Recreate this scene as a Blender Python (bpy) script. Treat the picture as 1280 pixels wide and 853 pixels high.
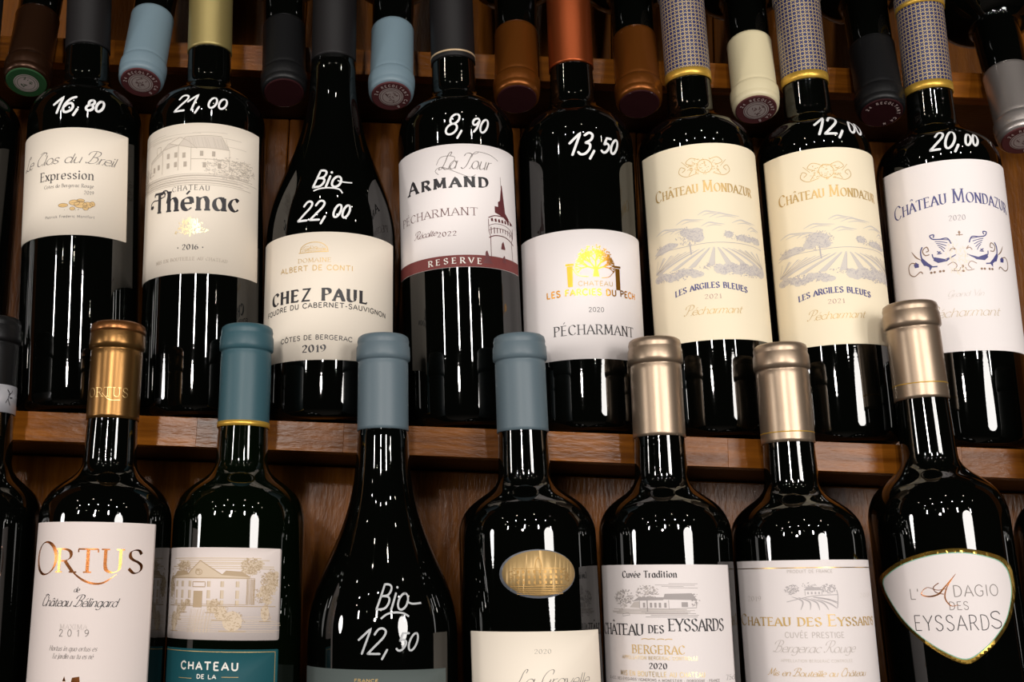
import bpy, bmesh, math, random
from mathutils import Vector, Matrix
random.seed(7)
D2R = math.pi/180
for o in list(bpy.data.objects): bpy.data.objects.remove(o)
COL = bpy.context.scene.collection
SC = bpy.context.scene

# ------------------------------------------------------------------ camera
CAMZ = 1.35
FPX, PX, PY = 1400.0, 480.0, 426.5          # focal length and principal point in pixels of 1280x853
PITCH, ROLL = 12.3*D2R, 2.2*D2R
F = Vector((0, math.cos(PITCH), math.sin(PITCH)))
R0 = Vector((1, 0, 0)); U0 = Vector((0, -math.sin(PITCH), math.cos(PITCH)))
RT = math.cos(ROLL)*R0 + math.sin(ROLL)*U0
UP = -math.sin(ROLL)*R0 + math.cos(ROLL)*U0
CAM = Vector((0, 0, CAMZ))
cd = bpy.data.cameras.new('camera'); cam = bpy.data.objects.new('camera', cd); COL.objects.link(cam)
cd.sensor_width = 36; cd.sensor_fit = 'HORIZONTAL'; cd.lens = FPX*36/1280
cd.shift_x = (640-PX)/1280; cd.clip_start = 0.02
cam.matrix_world = Matrix(((RT.x, UP.x, -F.x, CAM.x), (RT.y, UP.y, -F.y, CAM.y), (RT.z, UP.z, -F.z, CAM.z), (0, 0, 0, 1)))
SC.camera = cam

# ------------------------------------------------------------------ world, lights, exposure
w = bpy.data.worlds.new('dim_shop'); SC.world = w; w.use_nodes = True
w.node_tree.nodes['Background'].inputs[0].default_value = (1.0, 0.86, 0.74, 1)
w.node_tree.nodes['Background'].inputs[1].default_value = 0.003
SC.view_settings.view_transform = 'Standard'; SC.view_settings.look = 'None'
SC.view_settings.gamma = 1; SC.view_settings.exposure = 0.0

def area(name, loc, target, sx, sy, radiance, col=(1, .96, .92), shape='RECTANGLE'):
    d = bpy.data.lights.new(name, 'AREA'); d.shape = shape; d.size = sx; d.size_y = sy
    d.energy = radiance*math.pi*sx*sy; d.color = col
    o = bpy.data.objects.new(name, d); COL.objects.link(o); o.location = loc
    o.rotation_euler = (Vector(target)-Vector(loc)).to_track_quat('-Z', 'Y').to_euler()
    return o
def bulb(name, loc, rad, radiance, col=(1, .96, .92)):
    d = bpy.data.lights.new(name, 'POINT'); d.shadow_soft_size = rad
    d.energy = radiance*math.pi*4*math.pi*rad*rad; d.color = col
    o = bpy.data.objects.new(name, d); COL.objects.link(o); o.location = loc
    return o
TG = (0.08, 0.66, CAMZ+.12)
# two tall shop windows behind the photographer (right one nearer)
area('window_light', (0.90, -0.90, CAMZ+.215), (0.1, .66, CAMZ+.215), .46, .56, 14.5, shape='ELLIPSE')
area('window_light', (-2.25, -0.35, CAMZ+.20), (0.0, .66, CAMZ+.20), .30, .50, 22, shape='ELLIPSE')
# spot lamp on a stand in the shop, low behind the photographer
area('spot_lamp', (-.36, -1.05, CAMZ+.34), (.1, .7, CAMZ+.1), .085, .085, 290, (1, .93, .86), shape='DISK')
# tubular pendants hanging in the shop
for x, y, z, rr in ((0.62, -2.0, .82, 172), (-.45, -2.0, .82, 168), (-2.0, -1.9, .80, 110), (1.75, -2.0, .82, 60)):
    area('pendant_light', (x, y, CAMZ+z), TG, .075, .36, rr)
# ceiling spots: small bright bulbs
for x, y, z in ((-.9, -1.2, 1.25), (-.3, -1.2, 1.25), (.35, -1.2, 1.25), (.95, -1.2, 1.25), (-1.6, -1.2, 1.25)):
    bulb('ceiling_spot', (x, y, CAMZ+z), .020, 270)
for x, y, z in ((-1.3, -.35, 1.2), (-.5, -.4, 1.22), (.2, -.35, 1.2), (.9, -.4, 1.22), (-.2, -2.9, 1.25), (.8, -2.9, 1.22), (1.9, -2.6, 1.25), (-1.6, -2.8, 1.2), (1.6, -.9, 1.3), (-2.3, -1.8, 1.3)):
    bulb('ceiling_spot', (x, y, CAMZ+z), .012, 200, (1, .9, .75))

# ------------------------------------------------------------------ pixel helpers (fit sizes of real objects)
def ray(x, y):
    return (FPX*F + (x-PX)*RT - (y-PY)*UP).normalized()
def at(x, y, D):
    r = ray(x, y); return CAM + r*(D/r.y)

# ------------------------------------------------------------------ materials
def srgb(c):
    return tuple(((v/255)/12.92 if v/255 <= .04045 else ((v/255+.055)/1.055)**2.4) for v in c)
MATS = {}
def mat(name, c, rough=.5, metal=0.0, spec=.5, lin=False, bump=None, emit=None):
    if name in MATS: return MATS[name]
    m = bpy.data.materials.new(name); m.use_nodes = True
    nt = m.node_tree; b = nt.nodes['Principled BSDF']
    col = c if lin else srgb(c)
    b.inputs['Base Color'].default_value = (*col, 1); b.inputs['Roughness'].default_value = rough
    b.inputs['Metallic'].default_value = metal; b.inputs['Specular IOR Level'].default_value = spec
    if bump:
        sc, st, dist = bump
        tc = nt.nodes.new('ShaderNodeTexCoord'); mp = nt.nodes.new('ShaderNodeMapping')
        mp.inputs['Scale'].default_value = sc; n = nt.nodes.new('ShaderNodeTexNoise')
        n.inputs['Scale'].default_value = 1.0; n.inputs['Detail'].default_value = 3
        bp = nt.nodes.new('ShaderNodeBump'); bp.inputs['Strength'].default_value = st; bp.inputs['Distance'].default_value = dist
        nt.links.new(tc.outputs['Object'], mp.inputs[0]); nt.links.new(mp.outputs[0], n.inputs['Vector'])
        nt.links.new(n.outputs['Fac'], bp.inputs['Height']); nt.links.new(bp.outputs[0], b.inputs['Normal'])
    MATS[name] = m; return m
GLASS = mat('dark_bottle_glass', (.0010, .0012, .0009), .022, 0, .65, True, bump=((40, 40, 520), .03, .0004))
def paper(name, c): return mat(name, c, .62, 0, .25, bump=((900, 900, 900), .12, .0002))
def foil(name, c, rough=.33): return mat(name, c, rough, 1.0, .5, bump=((60, 60, 2500), .12, .0002))
P_CREAM = paper('cream_paper', (236, 224, 208)); P_CREAM2 = paper('warm_cream_paper', (240, 226, 198))
P_WHITE = paper('white_paper', (238, 230, 228)); P_PINK = paper('rosy_white_paper', (222, 209, 204))
P_WHITE_DIM = paper('dimmed_white_paper', (226, 217, 215)); P_TEAL = paper('teal_paper', (22, 76, 84)); P_GREY = paper('grey_green_paper', (82, 90, 88)); P_MAROON = paper('maroon_paper', (112, 54, 52))  # second white: darker copy, dimmer light on the lower row put into its colour
INK = mat('black_ink', (34, 30, 34), .5); INK_GREY = mat('grey_ink', (120, 112, 108), .6); INK_LIGHT = mat('pale_grey_ink', (188, 178, 172), .6)
INK_BROWN = mat('brown_ink', (176, 152, 122), .6); INK_TAUPE = mat('taupe_ink', (176, 163, 148), .6); INK_TAUPE2 = mat('pale_taupe_ink', (206, 194, 180), .6)
INK_BLUE = mat('violet_blue_ink', (74, 74, 128), .5); INK_LILAC = mat('lilac_grey_ink', (184, 176, 178), .6); INK_LILAC2 = mat('pale_lilac_ink', (208, 199, 190), .6)
INK_MAROON = mat('maroon_ink', (94, 42, 44), .5); INK_ROSE = mat('rose_ink', (186, 150, 140), .6)
INK_WHITE = mat('white_ink', (225, 222, 214), .5)
GOLD = foil('gold_foil_print', (226, 184, 104), .3); GOLDP = foil('pale_gold_foil_print', (232, 208, 160), .38); COPPER = foil('copper_foil_print', (206, 128, 72), .25)
GOLDO = foil('orange_gold_foil_print', (240, 168, 62), .32); NUT = mat('almond_ink', (214, 176, 112), .5); GOLDK = mat('gold_ink', (200, 166, 104), .45, .35)
MARKER = mat('white_marker', (226, 226, 226), .55); MARKER_G = mat('grey_white_marker', (178, 180, 182), .55)
GREEN_FINE = mat('green_ink', (120, 176, 150), .5)
def capm(name, c, rough=.45, spec=.4): return mat(name, c, rough, 0, spec, bump=((700, 700, 700), .15, .0003))
CAP_BLUE = capm('slate_blue_foil', (86, 101, 109)); CAP_BLUE2 = capm('powder_blue_foil', (104, 123, 133)); CAP_TEAL = capm('teal_blue_foil', (50, 82, 91)); CAP_DARK = capm('charcoal_foil', (22, 20, 21), .5, .2)
CAP_BLACK = capm('black_foil', (14, 14, 15), .42, .25); CAP_CREAM = capm('cream_foil', (204, 192, 158), .4)
CAP_CHAMP = mat('champagne_metal', (160, 140, 120), .36, .8, .5, bump=((60, 60, 3000), .15, .0002))
CAP_GOLD = mat('antique_gold_metal', (122, 88, 48), .3, .85, .5, bump=((60, 60, 3000), .15, .0002))
CAP_PGOLD = mat('pale_gold_metal', (150, 134, 84), .42, .6, .5, bump=((60, 60, 3000), .1, .0002))
CAP_COPPER = mat('copper_metal', (138, 64, 28), .36, .8, .5, bump=((60, 60, 3000), .15, .0002))
CAP_ORANGE = mat('orange_gold_metal', (116, 64, 18), .34, .7, .5, bump=((60, 60, 1500), .1, .0002))
CAP_BROWN = mat('brown_copper_metal', (54, 32, 18), .3, .7, .5); CAP_SILVER = mat('silver_metal', (176, 168, 164), .36, .8, .5, bump=((60, 60, 3000), .1, .0002))
BAND_GOLD = mat('gold_band', (214, 170, 70), .38, .6); BAND_SILVER = mat('silver_band', (190, 190, 196), .4, .4); RINGM = mat('beige_ring', (196, 170, 136), .4, .3)
SEAL_RED = mat('burgundy_seal', (82, 40, 42), .5); SEAL_GREEN = mat('green_seal', (32, 70, 38), .5); SEAL_DARK = mat('dark_plum_seal', (46, 22, 24), .12)
SEAL_GREY = mat('grey_seal_print', (160, 146, 142), .5)

def pattern_mat():
    m = bpy.data.materials.new('navy_tile_pattern_foil'); m.use_nodes = True; nt = m.node_tree; N = nt.nodes.new; L = nt.links.new
    b = nt.nodes['Principled BSDF']; tc = N('ShaderNodeTexCoord'); sp = N('ShaderNodeSeparateXYZ'); L(tc.outputs['Object'], sp.inputs[0])
    def M(op, a, bb=None):
        n = N('ShaderNodeMath'); n.operation = op
        for i, v in enumerate((a, bb)):
            if v is None: continue
            if isinstance(v, (int, float)): n.inputs[i].default_value = v
            else: L(v, n.inputs[i])
        return n.outputs[0]
    ang = M('ARCTAN2', sp.outputs[0], M('MULTIPLY', sp.outputs[1], -1.0))
    p = 2*math.pi/17
    u = M('DIVIDE', ang, p); v = M('DIVIDE', sp.outputs[2], 0.0054)
    def cell(off):
        fu = M('SUBTRACT', M('FRACT', M('ADD', u, 20+off)), .5); fv = M('SUBTRACT', M('FRACT', M('ADD', v, 20+off)), .5)
        r = M('SQRT', M('ADD', M('MULTIPLY', fu, fu), M('MULTIPLY', fv, fv)))
        th = M('ARCTAN2', fv, fu); pet = M('COSINE', M('MULTIPLY', th, 8.0))
        return M('MULTIPLY', M('GREATER_THAN', r, M('ADD', .215, M('MULTIPLY', pet, .02))), M('LESS_THAN', r, M('ADD', .335, M('MULTIPLY', pet, .035))))
    f = M('SUBTRACT', 1.0, M('MAXIMUM', cell(0), cell(.5)))
    mx = N('ShaderNodeMix'); mx.data_type = 'RGBA'; L(f, mx.inputs[0])
    mx.inputs[6].default_value = (*srgb((168, 146, 104)), 1); mx.inputs[7].default_value = (*srgb((22, 32, 84)), 1)
    L(mx.outputs[2], b.inputs['Base Color']); b.inputs['Roughness'].default_value = .42; b.inputs['Metallic'].default_value = .1
    return m
CAP_PATTERN = pattern_mat()

def wood(name, c1, c2, axis, rough=.34, spec=.32, bumpd=.0006):
    m = bpy.data.materials.new(name); m.use_nodes = True; nt = m.node_tree; N = nt.nodes.new; L = nt.links.new
    b = nt.nodes['Principled BSDF']; tc = N('ShaderNodeTexCoord'); oi = N('ShaderNodeObjectInfo')
    mp = N('ShaderNodeMapping'); s = [150, 150, 150]; s[axis] = 9; mp.inputs['Scale'].default_value = s
    ad = N('ShaderNodeVectorMath'); ad.operation = 'ADD'; mu = N('ShaderNodeVectorMath'); mu.operation = 'SCALE'
    cb = N('ShaderNodeCombineXYZ'); L(oi.outputs['Random'], cb.inputs[0]); L(oi.outputs['Random'], cb.inputs[1]); L(oi.outputs['Random'], cb.inputs[2])
    L(cb.outputs[0], mu.inputs[0]); mu.inputs['Scale'].default_value = 5.0
    L(tc.outputs['Object'], ad.inputs[0]); L(mu.outputs[0], ad.inputs[1]); L(ad.outputs[0], mp.inputs[0])
    n = N('ShaderNodeTexNoise'); n.inputs['Scale'].default_value = 1; n.inputs['Detail'].default_value = 6; n.inputs['Roughness'].default_value = .6; n.inputs['Distortion'].default_value = .6
    L(mp.outputs[0], n.inputs['Vector'])
    cr = N('ShaderNodeValToRGB'); cr.color_ramp.elements[0].position = .3; cr.color_ramp.elements[1].position = .72
    cr.color_ramp.elements[0].color = (*srgb(c1), 1); cr.color_ramp.elements[1].color = (*srgb(c2), 1); L(n.outputs['Fac'], cr.inputs[0])
    hs = N('ShaderNodeHueSaturation'); mr = N('ShaderNodeMapRange'); L(oi.outputs['Random'], mr.inputs[0]); mr.inputs[3].default_value = .72; mr.inputs[4].default_value = 1.25
    L(mr.outputs[0], hs.inputs['Value']); L(cr.outputs[0], hs.inputs['Color']); L(hs.outputs[0], b.inputs['Base Color'])
    n2 = N('ShaderNodeTexNoise'); mp2 = N('ShaderNodeMapping'); s2 = [520, 520, 520]; s2[axis] = 130; mp2.inputs['Scale'].default_value = s2
    n2.inputs['Scale'].default_value = 1; n2.inputs['Detail'].default_value = 4; L(ad.outputs[0], mp2.inputs[0]); L(mp2.outputs[0], n2.inputs['Vector'])
    bp = N('ShaderNodeBump'); bp.inputs['Strength'].default_value = .4; bp.inputs['Distance'].default_value = bumpd
    L(n2.outputs['Fac'], bp.inputs['Height']); L(bp.outputs[0], b.inputs['Normal'])
    b.inputs['Roughness'].default_value = rough; b.inputs['Specular IOR Level'].default_value = spec
    return m
W_EDGE = wood('varnished_oak_edge', (84, 44, 6), (134, 78, 20), 0, .25, .18)
W_BACK = wood('varnished_oak_board', (84, 44, 6), (124, 72, 16), 2, .28, .16, .0008)
W_DARK = wood('dark_stained_oak', (40, 20, 6), (64, 34, 12), 0, .5)

# ------------------------------------------------------------------ object helpers
def link(name, me, m, parent=None, mw=None):
    o = bpy.data.objects.new(name, me); COL.objects.link(o)
    if m: me.materials.append(m)
    if parent: o.parent = parent
    if mw is not None: o.matrix_world = mw
    return o
def mesh(name, verts, faces, smooth=False):
    me = bpy.data.meshes.new(name); me.from_pydata(verts, [], faces); me.update()
    if smooth: me.polygons.foreach_set('use_smooth', [True]*len(me.polygons))
    return me
def box(name, x0, x1, y0, y1, z0, z1, m, parent=None, bev=.0008):
    bm = bmesh.new(); bmesh.ops.create_cube(bm, size=1)
    cx, cy, cz = (x0+x1)/2, (y0+y1)/2, (z0+z1)/2
    for v in bm.verts: v.co = Vector((v.co.x*(x1-x0), v.co.y*(y1-y0), v.co.z*(z1-z0)))
    if bev: bmesh.ops.bevel(bm, geom=bm.edges[:], offset=bev, segments=1, affect='EDGES')
    me = bpy.data.meshes.new(name); bm.to_mesh(me); bm.free()
    o = link(name, me, m, parent); o.location = (cx, cy, cz)
    if parent: o.location = Vector((cx, cy, cz)) - parent.location
    return o
def lathe(prof, seg=72):
    vs, fs = [], []
    for r, z in prof:
        for k in range(seg):
            a = 2*math.pi*k/seg; vs.append((r*math.sin(a), -r*math.cos(a), z))
    n = len(prof)
    for i in range(n-1):
        for k in range(seg):
            k2 = (k+1) % seg
            fs.append((i*seg+k, i*seg+k2, (i+1)*seg+k2, (i+1)*seg+k))
    fs.append(tuple(range(seg-1, -1, -1))); fs.append(tuple((n-1)*seg+k for k in range(seg)))
    return vs, fs

# ------------------------------------------------------------------ stroke lettering
G = {
'A': 'L0 0 3.7 10 7.4 0|L1.3 3.4 6.1 3.4;7.4', 'B': 'L1 0 1 10|S1 10 3.6 9.9 5.3 8.9 5.4 7 4.2 5.6 1 5.3|S1 5.3 4.4 5.2 6 4.2 6.2 2.2 4.8 .4 1 0;6.8',
'C': 'S7 8 5.6 9.6 3.8 10 1.6 8.8 .4 6.6 .4 3.4 1.6 1.2 3.8 0 5.6 .4 7 2;7.4', 'D': 'L1 0 1 10|S1 10 3.8 9.8 6 8.4 7 5 6 1.6 3.8 .2 1 0;7.6',
'E': 'L1 0 1 10|L1 10 5.8 10|L1 5.2 5 5.2|L1 0 6 0;6.5', 'F': 'L1 0 1 10|L1 10 5.8 10|L1 5.2 5 5.2;6',
'G': 'S7 8 5.6 9.6 3.8 10 1.6 8.8 .4 6.6 .4 3.4 1.6 1.2 3.8 0 5.8 .5 7 1.6|L7 1.6 7 4.6|L4.8 4.6 7.4 4.6;7.8', 'H': 'L1 0 1 10|L7 0 7 10|L1 5.2 7 5.2;8',
'I': 'L1.2 0 1.2 10;2.4', 'J': 'L3.5 10 3.5 2.5|S3.5 2.5 3.2 .8 2 0 .3 .6;4.6', 'K': 'L1 0 1 10|L6.4 10 1 4.2|L2.8 6 7 0;7.2', 'L': 'L1 0 1 10|L1 0 6 0;6.2',
'M': 'L1 0 1.4 10|L1.4 10 4.8 1|L4.8 1 8.2 10|L8.2 10 8.6 0;9.8', 'N': 'L1 0 1 10|L1 10 7 0|L7 0 7 10;8', 'O': 'E4.3 5 3.9 5;8.6',
'P': 'L1 0 1 10|S1 10 4 9.8 5.8 8.6 5.8 6.4 4 5 1 4.8;6.4', 'Q': 'E4.3 5 3.9 5|L5 2 8 -1;8.8', 'R': 'L1 0 1 10|S1 10 4 9.8 5.8 8.6 5.8 6.4 4 5 1 4.8|L3.6 4.8 7 0;7.2',
'S': 'S5.6 8.2 4.6 9.7 2.9 10 1.2 9.1 .9 7.2 2 5.8 4.2 4.7 5.7 3.3 5.6 1.4 4.2 .1 2.4 0 .5 1.8;6.6', 'T': 'L3.7 0 3.7 10|L0 10 7.4 10;7.4',
'U': 'L1 10 1 3.2|S1 3.2 1.6 1 3.8 0 6 1 6.6 3.2|L6.6 3.2 6.6 10;7.8', 'V': 'L0 10 3.7 0 7.4 10;7.4', 'W': 'L0 10 2.8 0 5.2 9 7.6 0 10.4 10;10.4',
'X': 'L0 0 7 10|L0 10 7 0;7', 'Y': 'L0 10 3.6 4.6|L7.2 10 3.6 4.6|L3.6 4.6 3.6 0;7.2', 'Z': 'L.6 10 6.4 10 .6 0 6.6 0;7',
'a': 'E3 3.2 2.5 3.2|L5.5 6.4 5.5 0;6.4', 'b': 'L1 0 1 10|E3.7 3.2 2.7 3.2;6.8', 'c': 'S5.2 5.2 3.6 6.4 1.6 5.6 .5 3.2 1.6 .9 3.6 0 5.2 1.1;5.6',
'd': 'E3 3.2 2.6 3.2|L5.6 10 5.6 0;6.6', 'e': 'L.6 3.5 5.3 3.5|S5.3 3.5 4.8 5.8 3 6.4 1 5.4 .4 3.2 1.2 .9 3.2 0 5.1 1.2;5.8',
'f': 'L1.8 0 1.8 8|S1.8 8 2.3 9.7 4 9.8|L.3 6.2 3.8 6.2;3.8', 'g': 'E3 3.2 2.5 3.2|L5.5 6.4 5.5 -1.2|S5.5 -1.2 4.6 -3 2.6 -3.3 .8 -2.4;6.4',
'h': 'L1 0 1 10|S1 4.4 2.4 6.2 4.2 6.4 5.3 4.8 5.4 3|L5.4 3 5.4 0;6.6', 'i': 'L1 0 1 6.4|E1 8.8 .3 .35;2.2', 'j': 'L1 6.4 1 -2|E1 8.8 .3 .3;2.2',
'l': 'L1 0 1 10;2.2', 'm': 'L1 0 1 6.4|S1 4.4 2.4 6.2 4 6.3 4.8 4.8 4.8 3|L4.8 3 4.8 0|S4.8 4.4 6.2 6.2 7.8 6.3 8.6 4.8 8.6 3|L8.6 3 8.6 0;9.8',
'n': 'L1 0 1 6.4|S1 4.4 2.4 6.2 4.2 6.4 5.3 4.8 5.4 3|L5.4 3 5.4 0;6.6', 'o': 'E3.1 3.2 2.6 3.2;6.3', 'p': 'L1 -3.2 1 6.4|E3.7 3.2 2.7 3.2;6.8',
'q': 'E3 3.2 2.6 3.2|L5.6 6.4 5.6 -3.2;6.6', 'r': 'L1 0 1 6.4|S1 4 2 5.8 4 6.3;4.3', 's': 'S4.2 5.5 2.6 6.4 .9 5.6 1.2 4 3.4 2.9 4.3 1.4 2.7 0 .5 1;5',
't': 'L1.8 8.8 1.8 1.6|S1.8 1.6 2.4 .2 3.8 .5|L.3 6.2 3.8 6.2;4.2', 'u': 'L1 6.4 1 2.4|S1 2.4 1.6 .3 3.4 0 5 1.4|L5.4 6.4 5.4 0;6.6', 'v': 'L.2 6.4 2.8 0 5.4 6.4;5.6',
'x': 'L.4 0 5 6.4|L.4 6.4 5 0;5.4', 'y': 'L.2 6.4 2.9 0|L5.6 6.4 2 -3;5.8', 'z': 'L.5 6.4 4.8 6.4 .5 0 5 0;5.4', 'k': 'L1 0 1 10|L5 6.4 1 2.8|L2.4 4 5.4 0;5.8',
'0': 'E3.2 5 2.7 5;6.6', '1': 'L.9 7.6 2.8 10 2.8 0;4.2', '2': 'S.6 7.6 1.5 9.6 3.3 10 5.1 8.8 4.9 6.4 2.6 3 .5 0|L.5 0 5.8 0;6.4',
'3': 'S.8 8.8 2.6 10 4.8 9 4.9 6.8 2.6 5.3|S2.6 5.3 5 4.7 5.7 2.6 4.4 .4 2.2 0 .5 1;6.4', '4': 'L4.4 0 4.4 10 .4 3 6 3;6.4',
'5': 'L5.4 10 1.6 10 1.1 5.6|S1.1 5.6 3.2 6.3 5.4 5 5.6 2.6 4.2 .4 2.2 0 .5 1;6.4', '6': 'S5 9.6 2.8 8.6 1 5.8 .6 3 1.6 .6 3.3 0 5.3 1.2 5.6 3.4 4.2 5.4 2.2 5.2 .9 3.6;6.4',
'8': 'E3.2 7.6 2.1 2.4|E3.2 2.6 2.6 2.6;6.4', '9': 'S1.4 .4 3.6 1.4 5.4 4.2 5.8 7 4.8 9.4 3.1 10 1.1 8.8 .8 6.6 2.2 4.6 4.2 4.8 5.5 6.4;6.4', '7': 'L.5 10 5.8 10 2.4 0;6.2',
' ': ';3.6', '-': 'L.6 3.8 3.4 3.8;4', '.': 'E.8 .3 .3 .3;1.8', ',': 'L1.2 1.6 .4 -2;2.4', "'": 'L.8 10 .8 7.4;1.8', '~': 'E.8 4 .3 .3;1.8', '|': ';1.2'}
GS = {'P': 'S3.2 10.2 2.6 6 1.6 1.5 0 .2 -.8 1.2|S-1 6.5 -.6 9.4 2.4 10.8 6 10.2 7 8 5.4 5.6 2.6 5;7.4',
'B': 'S3.2 10.2 2.6 6 1.6 1.5 0 .2 -.8 1.2|S-1.2 7 -.4 9.6 2.6 10.8 6 10.2 6.6 7.8 4.8 5.8 2.6 5.6|S2.6 5.6 5.6 5.2 6.6 3.2 5.2 .8 2.4 0 .6 .9;7.6',
'R': 'S3.2 10.2 2.6 6 1.6 1.5 0 .2 -.8 1.2|S-1 6.5 -.6 9.4 2.4 10.8 6 10.2 7 8 5.4 5.6 2.6 5|S3.4 5 4.6 3 6 .6 7.8 .4;8',
'C': 'S6 7.6 6.4 9.4 5 10.4 2.4 9 .8 6 .6 3 1.8 .6 3.8 0 6 1.6|S5 10.4 3 10.8 1 9.6;6.8',
'L': 'S5 8.4 5.4 10.2 4.2 10.6 3.2 8.6 2.8 4.6 1.8 1 .2 .2 -.4 1 .8 1.8 3 .8 5 0 7 .6;6.8', 'T': 'S-.6 7.8 .2 9.4 2.4 9.8 5 9.2 8 9.8 9 10.6|S4.8 9.4 4.2 6 3.4 2 1.6 0 -.2 .8;7',
'M': 'S-.6 1 .6 .6 1.8 4 2.8 10|L2.8 10 4 1.4|S4 1.4 6 6 8 10|S8 10 7.6 5 7.8 1.2 9 .6;9.2', 'G': 'S6 7.6 6.2 9.6 4.6 10.4 2.2 9 .8 5.6 1.2 2 3 .6 5.2 2.4 6 4.6|S6 4.6 5.6 0 4 -2.6 2 -2;6.8'}
GM = {'9': 'S5.4 8.4 4 10 1.6 9.4 .8 7.2 2 5.2 4 5.6 5.4 8.4|S5.4 8.6 5.4 5 5 2.4 3.8 0;6.2', '1': 'L-1.2 5.4 2.6 10 2.4 0;3.6'}
ACC = {'É': ('E', 'acute', 12), 'Â': ('A', 'circ', 12), 'é': ('e', 'acute', 8.2), 'â': ('a', 'circ', 8), 'ô': ('o', 'circ', 8), 'Ô': ('O', 'circ', 11.4), 'ù': ('u', 'grave', 8), 'À': ('A', 'grave', 11.6)}
def crom(p, n=6):
    out = []
    P = [p[0]]+p+[p[-1]]
    for i in range(1, len(P)-2):
        a, b, c, d = P[i-1], P[i], P[i+1], P[i+2]
        for k in range(n):
            t = k/n
            out.append(tuple(.5*((2*b[j])+(-a[j]+c[j])*t+(2*a[j]-5*b[j]+4*c[j]-d[j])*t*t+(-a[j]+3*b[j]-3*c[j]+d[j])*t**3) for j in (0, 1)))
    out.append(p[-1]); return out
def ell(cx, cy, rx, ry, n=22): return [(cx+rx*math.sin(2*math.pi*k/n), cy+ry*math.cos(2*math.pi*k/n)) for k in range(n+1)]
def glyph(ch, script=False, marker=False):
    acc = None
    if ch in ACC: ch, acc, ya = ACC[ch]
    body, wd = (GS if script and ch in GS else GM if marker and ch in GM else G)[ch].rsplit(';', 1); wd = float(wd); st = []
    for s in body.split('|'):
        if not s: continue
        v = [float(t) for t in s[1:].split()]
        if s[0] == 'E': st.append(('E', ell(*v)))
        else:
            pts = [(v[i], v[i+1]) for i in range(0, len(v), 2)]
            st.append((s[0], crom(pts) if s[0] == 'S' else pts))
    if acc:
        m = wd/2-.2
        if acc == 'acute': st.append(('X', [(m-.3, ya), (m+1.4, ya+1.8)]))
        elif acc == 'grave': st.append(('X', [(m-1.2, ya+1.8), (m+.5, ya)]))
        else: st.append(('X', [(m-1.5, ya), (m, ya+1.6), (m+1.5, ya)]))
    return st, wd

class Flat:
    """flat print collected in (u, v) metres, laid on a real curved surface by map(u, v, off)"""
    def __init__(self): self.v = []; self.f = []; self.big = False
    def ribbon(self, pts, wfun):
        # resample
        q = [pts[0]]
        for a, b in zip(pts, pts[1:]):
            d = math.hypot(b[0]-a[0], b[1]-a[1])
            if d < 1e-7: continue
            n = max(1, int(d/.0016)+1)
            for k in range(1, n+1): q.append((a[0]+(b[0]-a[0])*k/n, a[1]+(b[1]-a[1])*k/n))
        if len(q) < 2: return
        closed = math.hypot(q[0][0]-q[-1][0], q[0][1]-q[-1][1]) < 1e-6 and len(q) > 4
        base = len(self.v)
        for i, p in enumerate(q):
            a = q[i-1] if i else (q[-2] if closed else q[0]); b = q[i+1] if i < len(q)-1 else (q[1] if closed else q[-1])
            dx, dy = b[0]-a[0], b[1]-a[1]; L = math.hypot(dx, dy) or 1
            nx, ny = -dy/L, dx/L; h = wfun(i/(len(q)-1), dx/L, dy/L)/2
            self.v.append((p[0]+nx*h, p[1]+ny*h)); self.v.append((p[0]-nx*h, p[1]-ny*h))
        for i in range(len(q)-1):
            k = base+2*i; self.f.append((k+1, k+3, k+2, k))
    def dot(self, x, y, r, n=10):
        b = len(self.v)
        self.v += [(x+r*math.cos(2*math.pi*k/n), y+r*math.sin(2*math.pi*k/n)) for k in range(n)]
        self.f.append(tuple(range(b, b+n)))
    def poly(self, pts):
        self.big = True; b = len(self.v); self.v += list(pts); self.f.append(tuple(range(b, b+len(pts))))
    def build(self, name, mp, off, m, parent, cut=.0022, thick=0):
        if not self.f: return None
        bm = bmesh.new(); vs = [bm.verts.new((a, b, 0)) for a, b in self.v]
        big = self.big
        for f in self.f:
            try: nf = bm.faces.new([vs[i] for i in f])
            except ValueError: continue
        if big and cut:
            bmesh.ops.triangulate(bm, faces=[f for f in bm.faces if len(f.verts) > 4])
            us = [p[0] for p in self.v]; u = math.floor(min(us)/cut)*cut+cut*.37
            while u < max(us):
                bmesh.ops.bisect_plane(bm, geom=bm.verts[:]+bm.edges[:]+bm.faces[:], plane_co=(u, 0, 0), plane_no=(1, 0, 0)); u += cut
        for f in bm.faces:
            f.normal_update()
            if f.normal.z < 0: f.normal_flip()
        if thick:
            be = [e for e in bm.edges if e.is_boundary]
            r = bmesh.ops.extrude_edge_only(bm, edges=be)
            for g in r['geom']:
                if isinstance(g, bmesh.types.BMVert): g.co.z = -1
        for v in bm.verts: v.co = mp(v.co.x, v.co.y, off if v.co.z > -.5 else off-thick)
        me = bpy.data.meshes.new(name); bm.to_mesh(me); bm.free()
        me.polygons.foreach_set('use_smooth', [True]*len(me.polygons))
        return link(name, me, m, parent)

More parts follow.
